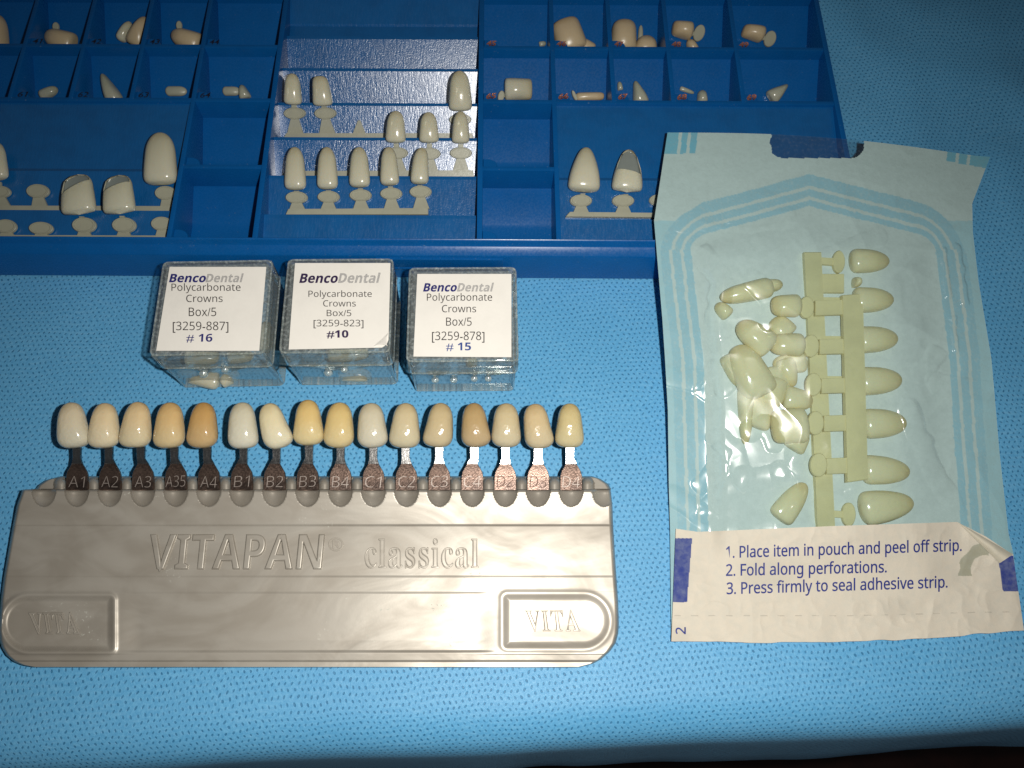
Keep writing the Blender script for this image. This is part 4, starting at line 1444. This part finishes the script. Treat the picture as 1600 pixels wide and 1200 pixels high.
def build_pouch():
    nr, nc = 560, 380
    px, py = pouch_grid(nr, nc)
    Z = paper_height(px, py)
    V = P(px, py, Z).reshape(-1, 3)
    d = inner_poly_dist(px, py) + 0.8 * vnoise(px / 9, py / 9, 3)
    white = np.array([0.70, 0.75, 0.73])
    blue = np.array([0.40, 0.62, 0.72])
    pale = np.array([0.50, 0.69, 0.75])
    C = np.empty(px.shape + (3,))
    C[:] = white
    o = -d
    low = sstep(500, 700, py)[..., None]
    inseal = ((o > 0) & (o < 48))
    C[inseal] = blue
    C[(o >= 48) & (py > 345)] = pale
    sidew = (np.abs(px - 1285) > 170) & (py > 390)
    l1 = np.where(sidew, 14, 11.5)
    l2 = np.where(sidew, 32, 28)
    for l in (l1, l2):
        m = np.abs(o - l) < 2.6
        C[m & inseal] = white * 0.98
    speck = (vnoise(px / 2.2, py / 2.2, 77) > 0.55) & inseal
    C[speck] = C[speck] * 0.75 + white * 0.25
    # printed bars at the two upper corners
    for x0, x1, y1 in ((1040, 1061, 240), (1066, 1075, 240), (1080, 1090, 239)):
        xx = px + (py - 207) * 0.10
        C[(xx > x0) & (xx < x1) & (py < y1)] = (0.23, 0.55, 0.70)
    for x0, x1 in ((1480, 1494), (1499, 1512), (1517, 1549)):
        xx = px + (py - 240) * 0.12
        C[(xx > x0) & (xx < x1) & (py < 252 + 0.30 * (px - 1480) * 0.6)] = (0.23, 0.55, 0.70)
    # thumb notch cut from the paper
    c = lambda a: (a[:-1, :-1] + a[1:, 1:]) / 2
    fx, fy = c(px), c(py)
    r = 20
    xb, xe, yb = 1204 + 1.5 * np.sin(fy / 3.0), 1350, 247
    inx = np.minimum(fx - xb, xe - fx)
    iny = yb - fy
    notch = (inx > 0) & (iny > 0) & ~((inx < r) & (iny < r) & (np.hypot(r - inx, r - iny) > r))
    o = obj('paper_backing', V, grid_faces(nr, nc, ~notch), M_PAPER, pouch, sharp=None)
    color_attr(o, 'print', C.reshape(-1, 3))
    nr, nc = 560, 380
    px, py = pouch_grid(nr, nc)
    obj('clear_film', P(px, py, film_height(px, py)).reshape(-1, 3), grid_faces(nr, nc), M_FILM, pouch, sharp=None)


build_pouch()


def strip_height(px, py):
    quiet = 1 - 0.75 * sstep(1105, 1135, px) * sstep(1520, 1490, px) * sstep(842, 856, py) * sstep(945, 930, py)
    return pouch_z(px, py) + 0.19 + bulge(px, np.maximum(py, 826)) + wrinkle(px, py, 51, 0.03) * (0.4 + 0.6 * quiet) + quiet * 0.028 * (creases(px / 45.0, py / 38.0, 57) - 0.5) * sstep(815, 850, py) + quiet * 0.012 * creases(px / 20.0, py / 18.0, 58) + 0.30 * sstep(1440, 1600, px) * sstep(930, 830, py)


def build_strip():
    nr, nc = 220, 520
    v = np.linspace(0, 1, nr)[:, None]
    s = np.linspace(0, 1, nc)[None, :]
    topx = 1056 + s * (1583 - 1056)
    topy = np.interp(topx, [1056, 1090, 1300, 1495, 1540, 1583], [826, 831, 822, 815.5, 838, 867])
    botx = 1049 + s * (1600 - 1049)
    boty = np.interp(botx, [1049, 1130, 1250, 1400, 1500, 1600], [1001, 1003.5, 1004, 1000, 993, 984])
    px = topx * (1 - v) + botx * v
    py = topy * (1 - v) + boty * v + 1.2 * vnoise(px / 25, 0 * px, 9) * v
    px = px + np.where(s > 0.97, 0, 0)
    Z = strip_height(px, py)
    cream = np.array([0.66, 0.60, 0.50])
    C = np.empty(px.shape + (3,))
    C[:] = cream
    C *= (1 - 0.10 * sstep(0.1, 0.8, vnoise(px / 70, py / 50, 91)))[..., None]
    bl = np.array([0.03, 0.05, 0.24])
    xl = np.interp(py, [826, 1001], [1056, 1049])
    C[(px < xl + 26 - (py - 841) * 0.04) & (py > 841) & (py < 941)] = bl
    xr = np.interp(py, [867, 984], [1583, 1600])
    C[(px > xr - 24) & (py > 868) & (py < 924)] = bl
    dash = (np.abs(py - (962 + 0.0 * px - 6 * sstep(1300, 1600, px))) < 0.7) & (np.mod(px, 27) < 11)
    C[dash] = cream * 0.75
    # greenish water stain
    ang = np.hypot((px - 1547) / 1.0, (py - 893) / 0.9)
    st = (np.abs(ang - 40) < 11 + 4 * vnoise(px / 12, py / 12, 5)) & (px < 1545) & (py < 900) & (px > 1494)
    C[st] = C[st] * 0.35 + np.array([0.20, 0.22, 0.14]) * 0.65
    o = obj('closure_strip', P(px, py, Z).reshape(-1, 3), grid_faces(nr, nc), M_STRIP, pouch, sharp=None)
    color_attr(o, 'print', C.reshape(-1, 3))
    # turned-over corner of the strip
    n = 16
    A, B, Cc = (1497, 816), (1583, 866), (1562, 880)
    pts, ff = [], []
    for i in range(n + 1):
        for j in range(n + 1):
            t, q = i / n, j / n
            x = A[0] + t * ((B[0] - A[0]) * (1 - q) + (Cc[0] - A[0]) * q)
            y = A[1] + t * ((B[1] - A[1]) * (1 - q) + (Cc[1] - A[1]) * q)
            base = strip_height(np.array(x), np.array(y))
            pts.append(P(x, y, base + 0.02 + 0.22 * math.sin(math.pi * min(1, q * 0.9 + 0.08)) * t))
    o2 = obj('turned_corner', np.array(pts), grid_faces(n + 1, n + 1), M_STRIP, pouch, sharp=None)
    color_attr(o2, 'print', np.repeat([[0.62, 0.57, 0.46]], len(pts), 0))

    def on_strip(px, py):
        return P(px, py, strip_height(px, py)), np.array([[0, 0, 1.0]])
    k = dict(style=SANS, offset=0.012, lift=0.03)
    for body, x0, y0, x1, cap, kw in (('1. Place item in pouch and peel off strip.', 1134, 872, 1502, 17.5, dict(slope=-0.030)),
                                      ('2. Fold along perforations.', 1134, 900, 1385, 17.5, dict(slope=-0.022)),
                                      ('3. Press firmly to seal adhesive strip.', 1135, 928.5, 1480, 17.5, dict(slope=-0.030)),
                                      ('2', 1071, 991, 1080, 14, dict(vert=True, x_fix=1))):
        kw = dict(kw)
        if kw.pop('x_fix', None):
            v, f = text_px(body, x0, y0, x0 + 11, 15, on_strip, vert=True, **k)
        else:
            v, f = text_px(body, x0, y0, x1, cap, on_strip, **k, **kw)
        obj('printing', v, f, M_STRIPINK, o, smooth=False)


build_strip()

# ---------------------------------------------------------------- crown strips and loose crowns inside the pouch
def zt(x, y):
    """photo point of a position in the enlarged study of the pouch"""
    return (1100 + x / 2.553, 370 + y / 2.553)


def pouch_strip(h, bar, items, label):
    pl = in_pouch_plane(h)
    root = empty('crown_strip', PL(*zt(*np.mean(bar, 0)), pl), label, 'crown strip', 'crown strips inside the pouch')
    MB().add(*prism_px([zt(*p) for p in bar], lifted(pl, 0.2), 0.2, 0.03)).build('bar', M_SPRUE_P, root)
    for stem, tab, crown in items:
        mb = MB()
        if stem:
            x0, y0, x1, y1, hw = stem
            mb.add(*prism_px([zt(x0, y0 - hw), zt(x0, y0 + hw), zt(x1, y1 + hw), zt(x1, y1 - hw)], lifted(pl, 0.17), 0.14, 0.02))
        if tab:
            tx, ty, rx, ry = tab
            mb.add(*prism_px([zt(*q) for q in ellipse_px(tx, ty, rx, ry, 22, 0.0)], lifted(pl, 0.21), 0.16, 0.03))
        if mb.v:
            mb.build('number_tab', M_SPRUE_P, root)
        if crown:
            A, B, w, kw = crown
            tooth('crown', M_CROWN_P, zt(*A), zt(*B), w / 2.553, pl, kw.pop('depth', 0.36), root, **kw)
    return root


pouch_strip(0.02, [(400, 60), (468, 60), (525, 1190), (455, 1190)], [
    ((465, 95, 545, 100, 14), (540, 98, 24, 45), ((573, 102), (728, 104), 98, dict(taper=0.9, tc=0.62, n_inc=2.6))),
    ((465, 185, 560, 185, 38), None, ((585, 188), (615, 190), 40, {})),
    ((470, 260, 600, 262, 20), None, ((585, 258), (745, 256), 104, dict(taper=0.9, tc=0.62, n_inc=2.6))),
    ((475, 415, 600, 416, 20), None, ((600, 416), (762, 410), 108, dict(taper=0.9, tc=0.62, n_inc=2.6))),
    ((480, 575, 600, 576, 20), None, ((605, 580), (778, 574), 114, dict(taper=0.9, tc=0.62, n_inc=2.6))),
    ((490, 745, 610, 746, 20), None, ((620, 748), (796, 745), 120, dict(taper=0.9, tc=0.62, n_inc=2.6))),
    ((500, 925, 610, 925, 20), None, ((620, 928), (809, 938), 118, dict(taper=0.88, tc=0.62, n_inc=2.6))),
    ((515, 1105, 580, 1110, 14), (580, 1108, 27, 48), ((610, 1088), (823, 1060), 135, dict(taper=0.85, tc=0.66, n_inc=2.4, depth=0.38)))],
    'lower strip in the pouch, seven crowns pointing right from under another strip')
pouch_strip(0.28, [(553, 232), (634, 225), (655, 968), (573, 980)], [
    ((445, 284, 560, 280, 30), (412, 280, 29, 44), ((378, 280), (262, 280), 92, dict(n_inc=2.4, n_cer=3, taper=0.9))),
    ((462, 438, 562, 436, 30), (430, 434, 31, 45), ((392, 436), (258, 432), 94, dict(n_inc=2.4, n_cer=3, taper=0.9))),
    ((470, 595, 565, 592, 30), (440, 588, 31, 46), None),
    ((480, 745, 570, 742, 32), (448, 742, 32, 48), ((405, 752), (262, 762), 140, dict(n_inc=3, n_cer=4, taper=0.95))),
    ((490, 915, 575, 912, 32), (460, 910, 33, 48), None)],
    'upper strip in the pouch, a ladder like bar with tabs and crowns pointing left')
for A, B, w, h, lb, kw in (
        ((262, 205), (60, 250), 82, 0.16, 'long glossy yellowish crown at the upper left of the pouch contents', dict(taper=0.85, depth=0.4)),
        ((225, 205), (306, 195), 56, 0.10, 'small crown tip peeping out behind the long glossy crown', dict()),
        ((258, 450), (130, 350), 118, 0.20, 'cream crown lying slantwise in the middle of the heap on the left', dict(taper=0.8, depth=0.42)),
        ((96, 322), (44, 272), 58, 0.02, 'small crown piece at the far left of the pouch heap, with a raised mark', dict(n_inc=2.3)),
        ((225, 640), (120, 440), 150, 0.14, 'large deep yellow crown at the left under the slanting cream one', dict(taper=0.85, depth=0.45)),
        ((265, 560), (250, 690), 130, 0.05, 'flat yellow crown half hidden below the large deep yellow one', dict(n_inc=2.5)),
        ((160, 600), (160, 830), 62, 0.05, 'narrow crown lying upright along the left of the heap', dict(taper=0.7)),
        ((330, 400), (270, 330), 100, 0.06, 'crown lying between the two crowns at the top of the upper strip', dict()),
        ((310, 490), (350, 600), 84, 0.04, 'small amber crown with a dark tip near the middle tabs', dict(taper=0.6)),
        ((310, 640), (425, 662), 96, 0.05, 'rounded crown wedged under the middle tabs of the upper strip', dict()),
        ((95, 470), (150, 600), 92, 0.02, 'crown half buried at the left edge of the heap beneath the large deep yellow one', dict(taper=0.8)),
        ((270, 520), (300, 660), 116, 0.02, 'crown lying flat in the centre of the heap beside the amber one', dict(taper=0.85, depth=0.26)),
        ((190, 760), (235, 640), 120, 0.03, 'broad crown at the foot of the heap, left of the squarish strip crown', dict(taper=0.8, depth=0.3)),
        ((400, 500), (270, 515), 84, 0.03, 'crown under the strip tabs, level with the gap between two bars', dict(taper=0.85, depth=0.26)),
        ((345, 850), (395, 770), 90, 0.03, 'crown tip showing below the squarish crown of the upper strip', dict(taper=0.8, depth=0.26)),
        ((292, 1128), (398, 985), 100, 0.03, 'single crown lying apart just above the paper strip of the pouch', dict(taper=0.8, tc=0.55, depth=0.3))):
    o = tooth('dental_crown', M_CROWN_P, zt(*A), zt(*B), w / 2.553, in_pouch_plane(h), kw.pop('depth', 0.32), None, **kw)
    tag(o, lb, 'dental crown', 'loose crowns in the pouch')
